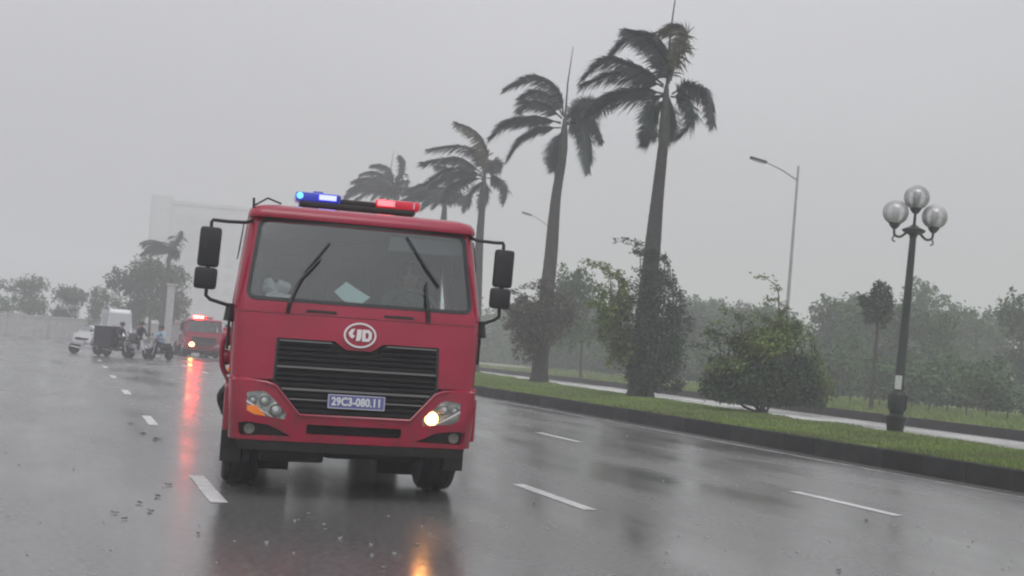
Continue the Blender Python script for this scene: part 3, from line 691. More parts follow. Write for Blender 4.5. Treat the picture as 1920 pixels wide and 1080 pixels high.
def globe(p, tilt=0):
    b = MB(); b.tube([(p[0], p[1], p[2]-.36), (p[0], p[1], p[2]-.30), (p[0], p[1], p[2]-.24)], [.05, .1, .13], 12); h = b.build('globe_holder', M['iron'], lp, smooth=True)
    b = MB(); b.lathe([(.13*1, -.24)] + [(.275*cos(a), .275*sin(a)) for a in [radians(-55+i*14.4) for i in range(10)]] + [(.02, .274)], c=p, n=24); b.build('glass_globe', M['globe'], h, smooth=True)
    b = MB(); b.lathe([(.085, -.23), (.085, .10), (.10, .11), (.02, .16)], c=p, n=12); b.build('lamp_core', M['chassis'], h, smooth=True)
globe((0, 0, 5.20)); b = MB(); b.tube([(0, 0, 4.5), (0, 0, 4.87)], [.035, .03], 8); b.build('stem', M['iron'], lp, smooth=True)
for dx, dy in ((-.43, 0), (.43, 0)):
    globe((dx, dy, 4.82))
    b = MB(); P = catmull([(dx*.3, dy*.3, 4.43), (dx*.65, dy*.65, 4.30), (dx*.95, dy*.95, 4.33), (dx, dy, 4.47)], 10); b.tube(P, .028, 8)
    b.tube(catmull([(dx*.95, dy*.95, 4.33), (dx*1.05, dy*1.05, 4.22), (dx*.9, dy*.9, 4.18)], 5), .016, 6); b.build('arm', M['iron'], lp, smooth=True)

#DROPPED

# ------------------------------------------------------------------ fire engines
Ff = [(.3, .02), (.54, -.03), (.80, -.05), (1.07, -.03), (1.09, .02), (1.47, .045), (1.80, .085), (2.60, .315), (2.70, .36)]
Wf = [(.5, 1.115), (1.0, 1.145), (1.80, 1.17), (2.62, 1.085)]
RC = .14; A0 = 1.06; AR = .22
def smap(u, z, off=0):
    w = interp(Wf, z); f = interp(Ff, z); a = w-RC; s = 1 if u >= 0 else -1; q = abs(u)
    if q <= A0: return (s*q*a/A0, f + .045*(q/A0)**2 - off, z)
    if q <= A0+AR:
        t = (q-A0)/AR*pi/2; return (s*(a+(RC+off)*sin(t)), f+.045+RC-(RC+off)*cos(t), z)
    return (s*(w+off), f+.045+RC+(q-A0-AR), z)
UC = [i*.16 for i in range(-8, 9)] + [s*(A0+AR*k/5) for s in (-1, 1) for k in range(6)]
ZC = [.54, .8, 1.07, 1.09, 1.47, 1.8, 2.2, 2.6]
def plate(name, outer, holes, off, th, m, parent, smooth=True, fmap=smap, ucuts=None, **k):
    bm = bmesh.new()
    for loop in [outer]+list(holes):
        vs = [bm.verts.new((p[0], p[1], 0)) for p in loop]
        for i in range(len(vs)): bm.edges.new((vs[i], vs[(i+1) % len(vs)]))
    bmesh.ops.triangle_fill(bm, use_beauty=True, use_dissolve=False, edges=bm.edges[:])
    for c in (UC if ucuts is None else ucuts):
        bmesh.ops.bisect_plane(bm, geom=bm.verts[:]+bm.edges[:]+bm.faces[:], plane_co=(c, 0, 0), plane_no=(1, 0, 0), dist=1e-5)
    for c in ZC:
        bmesh.ops.bisect_plane(bm, geom=bm.verts[:]+bm.edges[:]+bm.faces[:], plane_co=(0, c, 0), plane_no=(0, 1, 0), dist=1e-5)
    bm.verts.index_update(); n = len(bm.verts)
    v1 = [fmap(v.co.x, v.co.y, off) for v in bm.verts]; v2 = [fmap(v.co.x, v.co.y, off-th) for v in bm.verts]
    fs = []
    for f in bm.faces:
        ids = [v.index for v in f.verts]
        fs.append(tuple(ids)); fs.append(tuple(i+n for i in ids[::-1]))
    for e in bm.edges:
        if len(e.link_faces) == 1: a, c = e.verts[0].index, e.verts[1].index; fs.append((a, c, c+n, a+n))
    bm.free(); b = MB(); b.add(v1+v2, fs)
    return b.build(name, m, parent, smooth=smooth, **k)
def rrect(x0, z0, x1, z1, r, n=5):
    out = []
    for cx, cz, a0 in ((x1-r, z0+r, -90), (x1-r, z1-r, 0), (x0+r, z1-r, 90), (x0+r, z0+r, 180)):
        for i in range(n+1):
            a = radians(a0+90*i/n); out.append((cx+r*cos(a), cz+r*sin(a)))
    return out
def circ(cx, cz, rx, rz, n=20): return [(cx+rx*cos(2*pi*i/n), cz+rz*sin(2*pi*i/n)) for i in range(n)]
def mir(p): return [(-x, z) for x, z in p][::-1]
def wheel(parent, x, y, R=.5, w=.29, side=1, name='wheel'):
    p = bpy.data.objects.new(name, None); C.objects.link(p); p.parent = parent; p.location = (x, y, R)
    h = w/2; prof = [(R*.56, -h), (R*.9, -h), (R*.965, -h*.86), (R*.985, -h*.6), (R*.95, -h*.57), (R*.95, -h*.5), (R, -h*.46), (R, -h*.06), (R*.96, -h*.04), (R*.96, h*.04), (R, h*.06), (R, h*.46), (R*.95, h*.5), (R*.95, h*.57), (R*.985, h*.6), (R*.965, h*.86), (R*.9, h), (R*.56, h)]
    b = MB(); b.lathe(prof, n=36, axis='x'); b.build('tyre', M['rubber'], p, smooth=True)
    b = MB(); b.lathe([(R*.56, -h*.8), (R*.54, h*.5), (R*.45, h*.15*side), (R*.2, h*.1*side), (R*.18, side*h*1.0), (.01, side*h*1.02)], n=20, axis='x'); b.build('rim', M['alu'], p, smooth=True)
    return p
def fire_engine(loc, rz, sc, near, label, group=None):
    root = empty('fire_engine', loc, rz, label, 'fire engine'); root.scale = sc
    # cab shell (front and sides) with real openings
    ol = [(-3.0, 1.09), (-.81, 1.09), (-.79, 1.475), (-.24, 1.475), (-.12, 1.40), (.12, 1.40), (.24, 1.475), (.79, 1.475), (.81, 1.09), (3.0, 1.09), (3.0, 2.61), (-3.0, 2.61)]
    plate('cab_shell', ol, [rrect(-1.07, 1.84, 1.07, 2.565, .04), rrect(1.50, 1.72, 2.42, 2.42, .05), rrect(-2.42, 1.72, -1.50, 2.42, .05)], 0, .03, M['red'], root)
    # roof
    b = MB(); vs = []; fs = []; rings = []
    def ring(w, f, back, z, r=.14, n=5):
        out = []
        for (cx, cy, a0) in ((w-r, f+r, -90), (w-r, back-r, 0), (-w+r, back-r, 90), (-w+r, f+r, 180)):
            for i in range(n+1):
                a = radians(a0+90*i/n); out.append((cx+r*cos(a), cy+r*sin(a), z))
        return out
    for w, f, bk_, z in ((1.075, .34, 2.08, 2.60), (1.10, .29, 2.09, 2.605), (1.10, .285, 2.09, 2.63), (1.09, .30, 2.08, 2.67), (1.06, .34, 2.05, 2.71), (.97, .44, 2.0, 2.74), (.80, .66, 1.9, 2.755)): rings.append(ring(w, f, bk_, z))
    for i in range(len(rings)-1):
        n = len(rings[0])
        for k in range(n): fs.append((i*n+k, i*n+(k+1) % n, (i+1)*n+(k+1) % n, (i+1)*n+k))
    fs.append(tuple(range((len(rings)-1)*n, len(rings)*n)))
    b.add([p for r_ in rings for p in r_], fs); b.build('roof', M['red'], root, smooth=True)
    b = MB(); b.box((0, 2.10, 1.85), (2.16, .05, 1.5), bev=.01); b.build('cab_rear_wall', M['red'], root)
    b = MB(); b.box((0, 1.15, 1.06), (2.2, 1.9, .06)); b.build('cab_floor', M['chassis'], root)
    # windscreen
    plate('windscreen_frame', rrect(-1.105, 1.815, 1.105, 2.603, .09), [rrect(-1.07, 1.848, 1.07, 2.572, .06)], .008, .035, M['black'], root)
    plate('windscreen', rrect(-1.075, 1.843, 1.075, 2.577, .06), [], -.004, .006, M['glass'], root)
    # bumper : U-shaped, two mouths, lamp openings
    HL = [(.68, .735), (.98, .765), (1.05, .80), (1.05, .965), (.90, .985), (.84, .96), (.67, .79)]
    FG = [(.62, .585), (1.10, .575), (1.12, .60), (1.12, .685), (1.06, .70), (.84, .68)]
    bo = [(-1.72, .56), (-1.1, .535), (1.1, .535), (1.72, .56), (1.72, 1.10), (1.2, 1.105), (.86, 1.075), (.80, 1.06), (.55, .795), (-.55, .795), (-.80, 1.06), (-.86, 1.075), (-1.2, 1.105), (-1.72, 1.10)]
    plate('bumper', bo, [rrect(-.47, .612, .47, .70, .02), HL, mir(HL), FG, mir(FG)], .012, .07, M['red'], root)
    edge = [(-1.55, 1.085), (-1.2, 1.09), (-.86, 1.06), (-.78, 1.035), (-.545, .782), (.545, .782), (.78, 1.035), (.86, 1.06), (1.2, 1.09), (1.55, 1.085)]
    b = MB(); b.tube([smap(u, z, .022) for u, z in edge], .014, 6); b.build('bumper_ridge', M['red'], root, smooth=True)
    plate('bumper_backing', [(-1.3, .56), (1.3, .56), (1.3, 1.05), (-1.3, 1.05)], [], -.075, .02, M['chassis'], root, smooth=False)
    plate('lower_lip', [(-1.10, .445), (1.10, .445), (1.16, .53), (-1.16, .53)], [], .0, .05, M['chassis'], root)
    # grille
    plate('grille_recess', [(-.80, 1.475), (.80, 1.475), (.82, 1.08), (.58, .77), (-.58, .77), (-.82, 1.08)], [], -.06, .03, M['chassis'], root, smooth=False)
    def gw(z): return .775 if z > 1.08 else .775-(1.08-z)*.80
    zz = 1.435; k = 0; s_ = .047 if near else .1
    while zz > .81:
        if min(abs(zz-1.215), abs(zz-1.015)) > .02:
            w = gw(zz)
            if zz > 1.37:
                for sgn in (-1, 1): plate('grille_slat', [(sgn*.20, zz-.013), (sgn*w, zz-.013), (sgn*w, zz+.013), (sgn*.24, zz+.013)][::sgn], [], .0, .045, M['slat'], root, smooth=False, ucuts=[-.5, .5])
            else: plate('grille_slat', [(-w, zz-.013), (w, zz-.013), (w, zz+.013), (-w, zz+.013)], [], .0, .045, M['slat'], root, smooth=False, ucuts=[-.6, -.3, 0, .3, .6])
        zz -= s_
    for z0, t in ((1.215, .009), (1.015, .009), (.925, .006)):
        w = gw(z0); plate('grille_bar', [(-w, z0-t), (w, z0-t), (w, z0+t), (-w, z0+t)], [], .02, .04, M['bar'], root, smooth=False, ucuts=[-.6, -.3, 0, .3, .6])
    for sgn in (-1, 1): plate('grille_bar', [(sgn*.26, 1.448), (sgn*.76, 1.448), (sgn*.76, 1.462), (sgn*.27, 1.462)][::sgn], [], .02, .04, M['bar'], root, smooth=False, ucuts=[-.5, .5])
    fr = [(-.815, 1.10), (-.795, 1.475), (-.775, 1.475), (-.79, 1.10), (-.56, .80), (-.58, .80)]
    plate('grille_surround', [(-.81, 1.09), (-.79, 1.472), (-.765, 1.472), (-.785, 1.09), (-.555, .80), (-.59, .80)], [], .004, .07, M['black'], root, smooth=False)
    plate('grille_surround', mir([(-.81, 1.09), (-.79, 1.472), (-.765, 1.472), (-.785, 1.09), (-.555, .80), (-.59, .80)]), [], .004, .07, M['black'], root, smooth=False)
    for k in range(3):
        z0 = .635+k*.025; plate('bumper_mouth_slat', [(-.46, z0-.005), (.46, z0-.005), (.46, z0+.005), (-.46, z0+.005)], [], -.03, .03, M['slat'], root, smooth=False, ucuts=[0])
    # cowl vents
    for x0 in (-.53, .22): plate('cowl_vent', [(x0, 1.725), (x0+.30, 1.725), (x0+.29, 1.752), (x0+.01, 1.752)], [], .004, .02, M['chassis'], root, smooth=False)
    plate('cowl_seam', [(-1.2, 1.70), (1.2, 1.70), (1.2, 1.705), (-1.2, 1.705)], [], .003, .01, M['chassis'], root, smooth=False)
    # headlights
    for sgn in (-1, 1):
        g = (lambda p: p) if sgn > 0 else mir
        rf = plate('headlight', g(HL), [], -.04, .02, M['reflector'], root)
        rf['label'] = 'headlight with its inner lamp lit' if sgn > 0 else 'unlit headlight with an orange indicator'
        plate('lens', g([(x*.999, z) for x, z in HL]), [], .012, .006, M['lens'], rf)
        for cx, cz, r_, on in ((.765, .812, .062, sgn > 0), (.88, .895, .048, False), (.99, .895, .034, False)):
            p = smap(sgn*cx, cz, -.02); b = MB(); b.lathe([(r_*1.2, .018), (r_*1.22, -.012), (r_, -.016), (r_*.9, 0), (r_*.5, .012), (.004, .016)], c=p, n=18, axis='y')
            b.build('lamp_bowl', M['reflector'], rf, smooth=True)
            b = MB(); b.lathe([(.004, -.034), (r_*.7, -.028), (r_*.85, -.012), (r_*.85, .0)], c=p, n=16, axis='y'); b.build('bulb', M['bulb_on' if on else 'bulb_off'], rf, smooth=True)
        if sgn < 0: plate('indicator', g([(.86, .755), (.98, .768), (1.045, .80), (1.045, .845), (.96, .85)]), [], .017, .03, M['amber'], rf)
        plate('lamp_divider', g([(.80, .752), (.815, .752), (1.05, .875), (1.05, .895)]), [], .015, .03, M['badge'], rf, smooth=False)
        fr_ = plate('fog_lamp_recess', g(FG), [], -.045, .02, M['chassis'], root, smooth=False)
        p = smap(sgn*1.02, .632, -.02); b = MB(); b.lathe([(.05, .01), (.05, -.014), (.042, -.018), (.036, -.004), (.004, 0)], c=p, n=18, axis='y'); b.build('fog_lamp', M['foglens'], root, smooth=True)
    # door, window, handle
    for sgn in (-1, 1):
        g = (lambda p: p) if sgn > 0 else mir
        dr = plate('door', g([(1.36, 1.14), (2.55, 1.14), (2.55, 2.54), (1.55, 2.54), (1.36, 1.95)]), [g(rrect(1.50, 1.72, 2.42, 2.42, .05))[::1]], .012, .02, M['red'], root)
        plate('door_glass', g(rrect(1.49, 1.71, 2.43, 2.43, .05)), [], -.01, .006, M['glass'], dr)
        plate('window_visor', g([(1.42, 2.30), (1.50, 2.20), (2.5, 2.40), (2.5, 2.56), (1.42, 2.56)]), [], .045, .01, M['black'], dr)
        plate('door_handle', g(rrect(2.25, 1.50, 2.45, 1.56, .02)), [], .045, .03, M['black'], dr)
        plate('marker_lamp', g(rrect(1.42, 1.12, 1.56, 1.17, .015)), [], .03, .02, M['amber'], root)
        # step and mud guard
        b = MB(); b.box((sgn*1.08, .95, .80), (.22, 1.5, .42), bev=.03); b.build('step_panel', M['red'], root)
        b = MB(); b.box((sgn*1.09, .72, .43), (.20, .03, .34), bev=.008); b.build('mud_flap', M['rubber'], root)
        b = MB(); P = [(sgn*1.0, 1.27+.60*cos(a), .5+.60*sin(a)) for a in [radians(-5+i*19) for i in range(11)]]
        for q in range(10):
            a, c = Vector(P[q]), Vector(P[q+1]); mdl = (a+c)/2; ang = math.atan2(c.z-a.z, c.y-a.y); b.box(mdl, (.34, (c-a).length+.01, .02), (ang, 0, 0))
        b.build('mudguard', M['chassis'], root)
    for s in (-1, 1):
        b = MB(); b.box((s*.80, 1.86, .44), (.66, .03, .72), bev=.008); b.build('rear_mud_flap', M['rubber'], root)
    # mirrors
    for sgn in (-1, 1):
        x = -1.425 if sgn < 0 else 1.35
        z0 = 0 if sgn < 0 else .02
        ma = MB(); P = [(sgn*1.03, .42, 2.57+z0), (sgn*1.12, .34, 2.535+z0), (sgn*1.28, .24, 2.52+z0), (x-sgn*.01, .20, 2.52+z0), (x+sgn*.0, .20, 2.50+z0), (x, .20, 2.40+z0)]
        ma.tube(P, .017, 8); ma.tube([(x, .22, 2.45), (x, .22, 1.86)], .015, 8)
        ma.tube([(x-sgn*.0, .20, 1.90), (x, .20, 1.82), (x-sgn*.04, .21, 1.785), (sgn*1.22, .27, 1.745), (sgn*1.17, .30, 1.74)], .017, 8)
        ma.tube([(sgn*1.19, .30, 1.76), (sgn*1.21, .29, 1.60)], .045, 8)
        ma.tube([(sgn*1.20, .33, 1.60), (sgn*1.20, .36, 1.34)], .014, 6)
        mo = ma.build('mirror_arm', M['black'], root, smooth=True)
        for zc, hh, ww, dx in ((2.265+z0, .37, .195, 0), (1.975+z0, .20, .205, -.015*1)):
            b = MB(); b.box((x+dx, .15, zc), (ww, .085, hh), (0, radians(1.5), 0), bev=.035); mh = b.build('mirror', M['black'], root, smooth=True)
            b = MB(); b.box((x+dx, .197, zc), (ww*.86, .008, hh*.9), (0, radians(1.5), 0), bev=.003); b.build('mirror_glass', M['chrome'], mh)
        b = MB(); b.tube([(x, .15, 2.08+z0), (x, .15, 2.075)], .02, 8); b.box((x, .17, 2.078+z0), (.03, .04, .05)); b.build('mirror_clamp', M['black'], root)
    b = MB(); b.tube([(-1.05, .40, 2.60), (-1.06, .38, 2.78)], .012, 6); b.tube([(-1.06, .36, 2.70), (-.93, .40, 2.79), (-.80, .5, 2.76)], .009, 6); b.build('grab_rail', M['chassis'], root, smooth=True)
    # wipers
    for pts, bl in (([smap(-.70, 1.715, .02), smap(-.69, 1.80, .05), smap(-.62, 2.02, .04), smap(-.44, 2.24, .035)], [smap(-.64, 1.93, .02), smap(-.56, 2.12, .02), smap(-.36, 2.40, .02)]),
                    ([smap(.66, 1.715, .02), smap(.65, 1.82, .05), smap(.64, 1.98, .045), smap(.645, 2.10, .04)], [smap(.78, 2.06, .02), smap(.66, 2.22, .02), smap(.45, 2.53, .02)])):
        b = MB(); b.tube(pts, [.02, .017, .012, .01], 6); w_ = b.build('wiper', M['black'], root)
        b = MB(); b.tube(bl, [.012, .014, .008], 5); b.build('blade', M['black'], w_)
    # light bar
    lb = bpy.data.objects.new('light_bar', None); C.objects.link(lb); lb.parent = root; lb.location = (-.025, 1.0, -.01)
    b = MB(); b.box((0, 0, 2.835), (1.16, .30, .05), bev=.015)
    for s in (-1, 1): b.box((s*.42, 0, 2.785), (.06, .22, .08), bev=.01)
    b.build('base', M['chassis'], lb)
    b = MB(); b.box((0, 0, 2.885), (.34, .24, .06), bev=.02); b.build('speaker', M['chassis'], lb)
    for s, mt, nm in ((-1, 'bluelens', 'blue_dome'), (1, 'redlens', 'red_dome')):
        b = MB(); b.box((s*.40, 0, 2.905), (.46, .30, .095), bev=.035); dm = b.build(nm, M[mt], lb, smooth=True)
        if near:
            if s < 0:
                b = MB(); b.box((-.31, -.155, 2.908), (.17, .012, .05), bev=.004); b.build('lit_panel', M['bluelit'], dm)
                b = MB(); b.lathe([(.004, -.012), (.03, -.008), (.034, 0)], c=(-.585, -.152, 2.908), n=14, axis='y'); b.build('lit_spot', M['cyanlit'], dm, smooth=True)
                b = MB(); b.box((-.205, -.155, 2.908), (.012, .012, .05), bev=.003); b.build('lens_rib', M['chassis'], dm)
            else:
                b = MB(); b.box((.27, -.155, 2.908), (.16, .012, .055), bev=.004); b.build('lit_panel', M['redlit'], dm)
                for xx in (.36, .56): b = MB(); b.box((xx, -.155, 2.905), (.012, .012, .06), bev=.003); b.build('lens_rib', M['white'], dm)
        elif s < 0:
            b = MB(); b.box((-.47, -.16, 2.905), (.32, .05, .17), bev=.01); b.build('lit_panel', M['farred'], dm)
            b = MB(); b.box((-.13, -.16, 2.90), (.28, .05, .13), bev=.01); b.build('lit_panel', M['farred'], dm)
    b = MB(); b.box((-.40, 0, 2.965), (.10, .06, .03), bev=.01); b.build('antenna_base', M['bluelens'], lb)
    # emblem and number plate (only the near engine shows them)
    if near:
        ep = smap(0, 1.545, .0); base = Matrix.Translation((0, smap(0, 1.545, .014)[1], 1.545)) @ Matrix.Rotation(radians(92), 4, 'X')
        em = plate('emblem', circ(0, 1.545, .152, .112, 32), [], .012, .02, M['red'], root, ucuts=[])
        plate('emblem_ring', circ(0, 1.545, .158, .118, 36), [circ(0, 1.545, .140, .101, 36)], .022, .02, M['badge'], em, ucuts=[])
        plate('emblem_letter', [(-.115, 1.56), (-.085, 1.60), (-.05, 1.605), (-.075, 1.555), (-.05, 1.535), (-.075, 1.51), (-.10, 1.53)], [], .024, .014, M['badge'], em, ucuts=[])
        plate('emblem_letter', [(-.03, 1.60), (.012, 1.60), (.012, 1.53), (-.0, 1.495), (-.04, 1.49), (-.035, 1.52)], [], .024, .014, M['badge'], em, ucuts=[])
        plate('emblem_letter', [(.02, 1.60), (.085, 1.60), (.112, 1.575), (.112, 1.52), (.085, 1.49), (.02, 1.49)], [[(.052, 1.572), (.052, 1.518), (.074, 1.518), (.082, 1.53), (.082, 1.56), (.074, 1.572)]], .024, .014, M['badge'], em, ucuts=[])
        b = MB(); b.box((0, -.068, .925), (.53, .012, .13), bev=.004); pl_ = b.build('number_plate', M['plate'], root)
        b = MB()
        for x, z, w, h in ((0, .985, .515, .005), (0, .865, .515, .005), (-.257, .925, .005, .12), (.257, .925, .005, .12)): b.box((x, -.0755, z), (w, .004, h))
        b.build('plate_border', M['white'], pl_)
        text_mesh('plate_text', '29C3-080.11', .098, M['white'], pl_, Matrix.Translation((0, -.077, .923)) @ Matrix.Rotation(radians(90), 4, 'X') @ Matrix.Diagonal((.88, 1.05, 1, 1)), .003, .0032, spacing=1.02)
    # interior
    b = MB(); b.box((0, .62, 1.62), (2.08, .62, .26), (radians(-8), 0, 0), bev=.05); b.box((.60, .82, 1.73), (.56, .26, .14), bev=.05); b.build('dashboard', M['dash'], root, smooth=True)
    for x in (-.62, 0, .62):
        b = MB(); b.box((x, 1.35, 1.42), (.50, .50, .16), bev=.05); b.box((x, 1.62, 1.82), (.48, .14, .72), (radians(-8), 0, 0), bev=.05); b.box((x, 1.67, 2.26), (.26, .10, .18), bev=.04); b.build('seat', M['seat'], root, smooth=True)
    b = MB(); b.box((0, 1.2, 2.57), (2.0, 1.6, .03)); b.box((0, 2.05, 1.9), (2.1, .03, 1.3)); b.build('cab_lining', M['liner'], root)
    b = MB(); b.box((.64, .55, 2.47), (.74, .02, .15), (radians(25), 0, 0), bev=.01); b.build('sun_visor', M['visor'], root)
    b = MB(); 
    for i in range(7): b.tube([(-.99-.005*i+.012*(i % 2), .52+i*.05, 1.86), (-.95+.01*(i % 2), .55+i*.05, 2.52)], .028, 6)
    b.build('side_curtain', M['curtain'], root, smooth=True)
    b = MB(); R_ = .21; pts = [Vector((.62, .98, 1.86)) + Matrix.Rotation(radians(55), 3, 'X') @ Vector((R_*cos(a), R_*sin(a), 0)) for a in [2*pi*i/24 for i in range(25)]]
    b.tube(pts, .014, 6, cap=False); b.tube([(.62, .98, 1.86), (.62, .80, 1.72)], .03, 8)
    for a in (0, 2.1, 4.2): b.tube([Vector((.62, .98, 1.86)), Vector((.62, .98, 1.86)) + Matrix.Rotation(radians(55), 3, 'X') @ Vector((R_*cos(a), R_*sin(a), 0))], .011, 5)
    b.build('steering_wheel', M['black'], root, smooth=True)
    # chassis
    b = MB()
    for s in (-1, 1): b.box((s*.42, 3.6, .78), (.08, 6.8, .24), bev=.01)
    b.box((0, .32, .62), (1.9, .14, .16), bev=.02); b.build('chassis_frame', M['chassis'], root)
    b = MB(); b.tube([(-.95, 1.42, .50), (-.55, 1.42, .44), (.55, 1.42, .44), (.95, 1.42, .50)], .06, 8); b.box((0, 1.0, .62), (.62, .9, .34), bev=.06); b.box((.62, 1.05, .58), (.2, .9, .2), bev=.03); b.box((-.52, .95, .42), (.62, .8, .26), bev=.04); b.box((.25, 1.1, .45), (.9, .7, .26), bev=.05); b.build('front_axle', M['chassis'], root, smooth=True)
    b = MB(); b.tube([(-.95, 5.35, .52), (.95, 5.35, .52)], .08, 8); b.lathe([(.05, -.3), (.24, -.12), (.24, .12), (.05, .3)], c=(.0, 5.35, .52), n=16, axis='y'); b.build('rear_axle', M['chassis'], root, smooth=True)
    for s in (-1, 1):
        wheel(root, s*.985, 1.27, side=s, w=.35, R=.51)
        wheel(root, s*1.02, 5.35, side=s, w=.27); wheel(root, s*.70, 5.35, side=s, w=.27)
    # body behind the cab
    b = MB(); b.box((0, 4.75, 1.52), (2.16, 5.1, 1.0), bev=.03); b.build('body_lower', M['red'], root)
    b = MB(); b.box((0, 4.75, 2.22), (2.16, 5.1, .42), bev=.06); b.build('body_upper', M['red'], root)
    for s in (-1, 1):
        for j in range(4):
            b = MB()
            for q in range(10): b.box((s*1.092, 2.85+j*1.22, 1.16+q*.11), (.02, 1.08, .098), bev=.004)
            b.build('roller_shutter', M['alu'], root)
        b = MB(); b.box((s*1.06, 3.4, .85), (.12, 2.2, .30), bev=.03); b.build('side_skirt', M['red'], root)
    b = MB()
    for s in (-1, 1):
        b.tube([(s*1.0, 2.3, 2.50), (s*1.0, 7.2, 2.50)], .02, 6)
        for j in range(6): b.tube([(s*1.0, 2.35+j*.95, 2.42), (s*1.0, 2.35+j*.95, 2.50)], .015, 6)
    b.build('roof_rail', M['alu'], root)
    b = MB(); b.lathe([(.10, -.06), (.11, .0), (.09, .06), (.05, .09)], c=(-1.20, 2.45, 1.45), n=14, axis='x'); b.lathe([(.08, -.05), (.09, .0), (.07, .06)], c=(-1.20, 2.42, 1.22), n=14, axis='x')
    b.tube(catmull([(-1.14, 2.35, 1.50), (-1.24, 2.32, 1.42), (-1.24, 2.35, 1.15), (-1.16, 2.4, .98)], 10), .03, 8); b.build('hose_coupling', M['red'], root, smooth=True)
    b = MB(); b.tube(catmull([(-1.12, 2.2, .95), (-1.22, 2.22, .80), (-1.16, 2.3, .62)], 8), .05, 8); b.box((-1.08, 2.4, .72), (.2, .4, .3), bev=.04); b.build('air_tank', M['chassis'], root, smooth=True)
    return root
TR = fire_engine((2.545, 10.95, 0), radians(-7), (1, 1, 1), True, 'large red fire engine with blue and red roof beacons driving towards the camera')
TM = Matrix.Translation((2.545, 10.95, 0)) @ Matrix.Rotation(radians(-7), 4, 'Z')
fe = fire_engine((7.72, 74.6, 0), radians(4), (.95, .8, .84), False, 'small distant fire engine with glowing red beacon and one lit headlamp')
for ch in fe.children:
    if ch.name.startswith('headlight'):
        for g in ch.children:
            if g.name.startswith('bulb'):
                pass
# the far engine is lit on the viewer's left headlamp
for o in [c for ch in fe.children if ch.name.startswith('headlight') for c in ch.children if c.name.startswith('bulb')]:
    o.data.materials.clear(); o.data.materials.append(M['bulb_off'])
b = MB(); p = smap(-.80, .90, .03); b.lathe([(.12, .03), (.13, -.01), (.08, -.05), (.004, -.06)], c=p, n=16, axis='y'); b.build('lit_headlamp', M['farlamp'], fe, smooth=True)
for ch in fe.children:
    if ch.name.startswith('headlight'): ch['label'] = 'headlight of the distant engine'

# things lying on the dashboard
def onT(o): o.matrix_world = TM; return o
vs = []; fs = []
A = [(-.30, 0), (-.16, .16), (.02, .05), (.06, -.14), (-.02, -.27), (-.22, -.15)]
b = MB()
def quad(b, P, t=.004):
    n = len(P); b.add(P+[(x, y+t, z-t) for x, y, z in P], [tuple(range(n)), tuple(range(n, 2*n))[::-1]]+[(i, (i+1) % n, (i+1) % n+n, i+n) for i in range(n)])
quad(b, [(-.235, .46, 1.955), (-.12, .52, 2.06), (-.02, .50, 2.0), (-.14, .43, 1.87)])
quad(b, [(-.02, .50, 2.0), (.115, .47, 1.925), (.02, .40, 1.845), (-.14, .43, 1.87)])
onT(tag(b.build('folded_papers', M['paper']), 'open pale green sheet of paper propped behind the windscreen above the emblem', 'paper'))
b = MB(); 
for i in range(9): b.box((-.76+random.uniform(-.08, .08), .62+random.uniform(-.05, .05), 1.90+random.uniform(-.06, .08)), (.14, .10, .09), (random.random(), random.random(), random.random()), bev=.03)
onT(tag(b.build('plastic_bag', M['bag'], smooth=True), 'crumpled white bag behind the left side of the windscreen', 'bag'))
b = MB(); b.box((-.76, .42, 1.865), (.24, .10, .022), (radians(20), 0, 0), bev=.006)
onT(tag(b.build('dashboard_card', M['white']), 'thin white card lying on the dashboard at the lower left of the windscreen', 'card'))

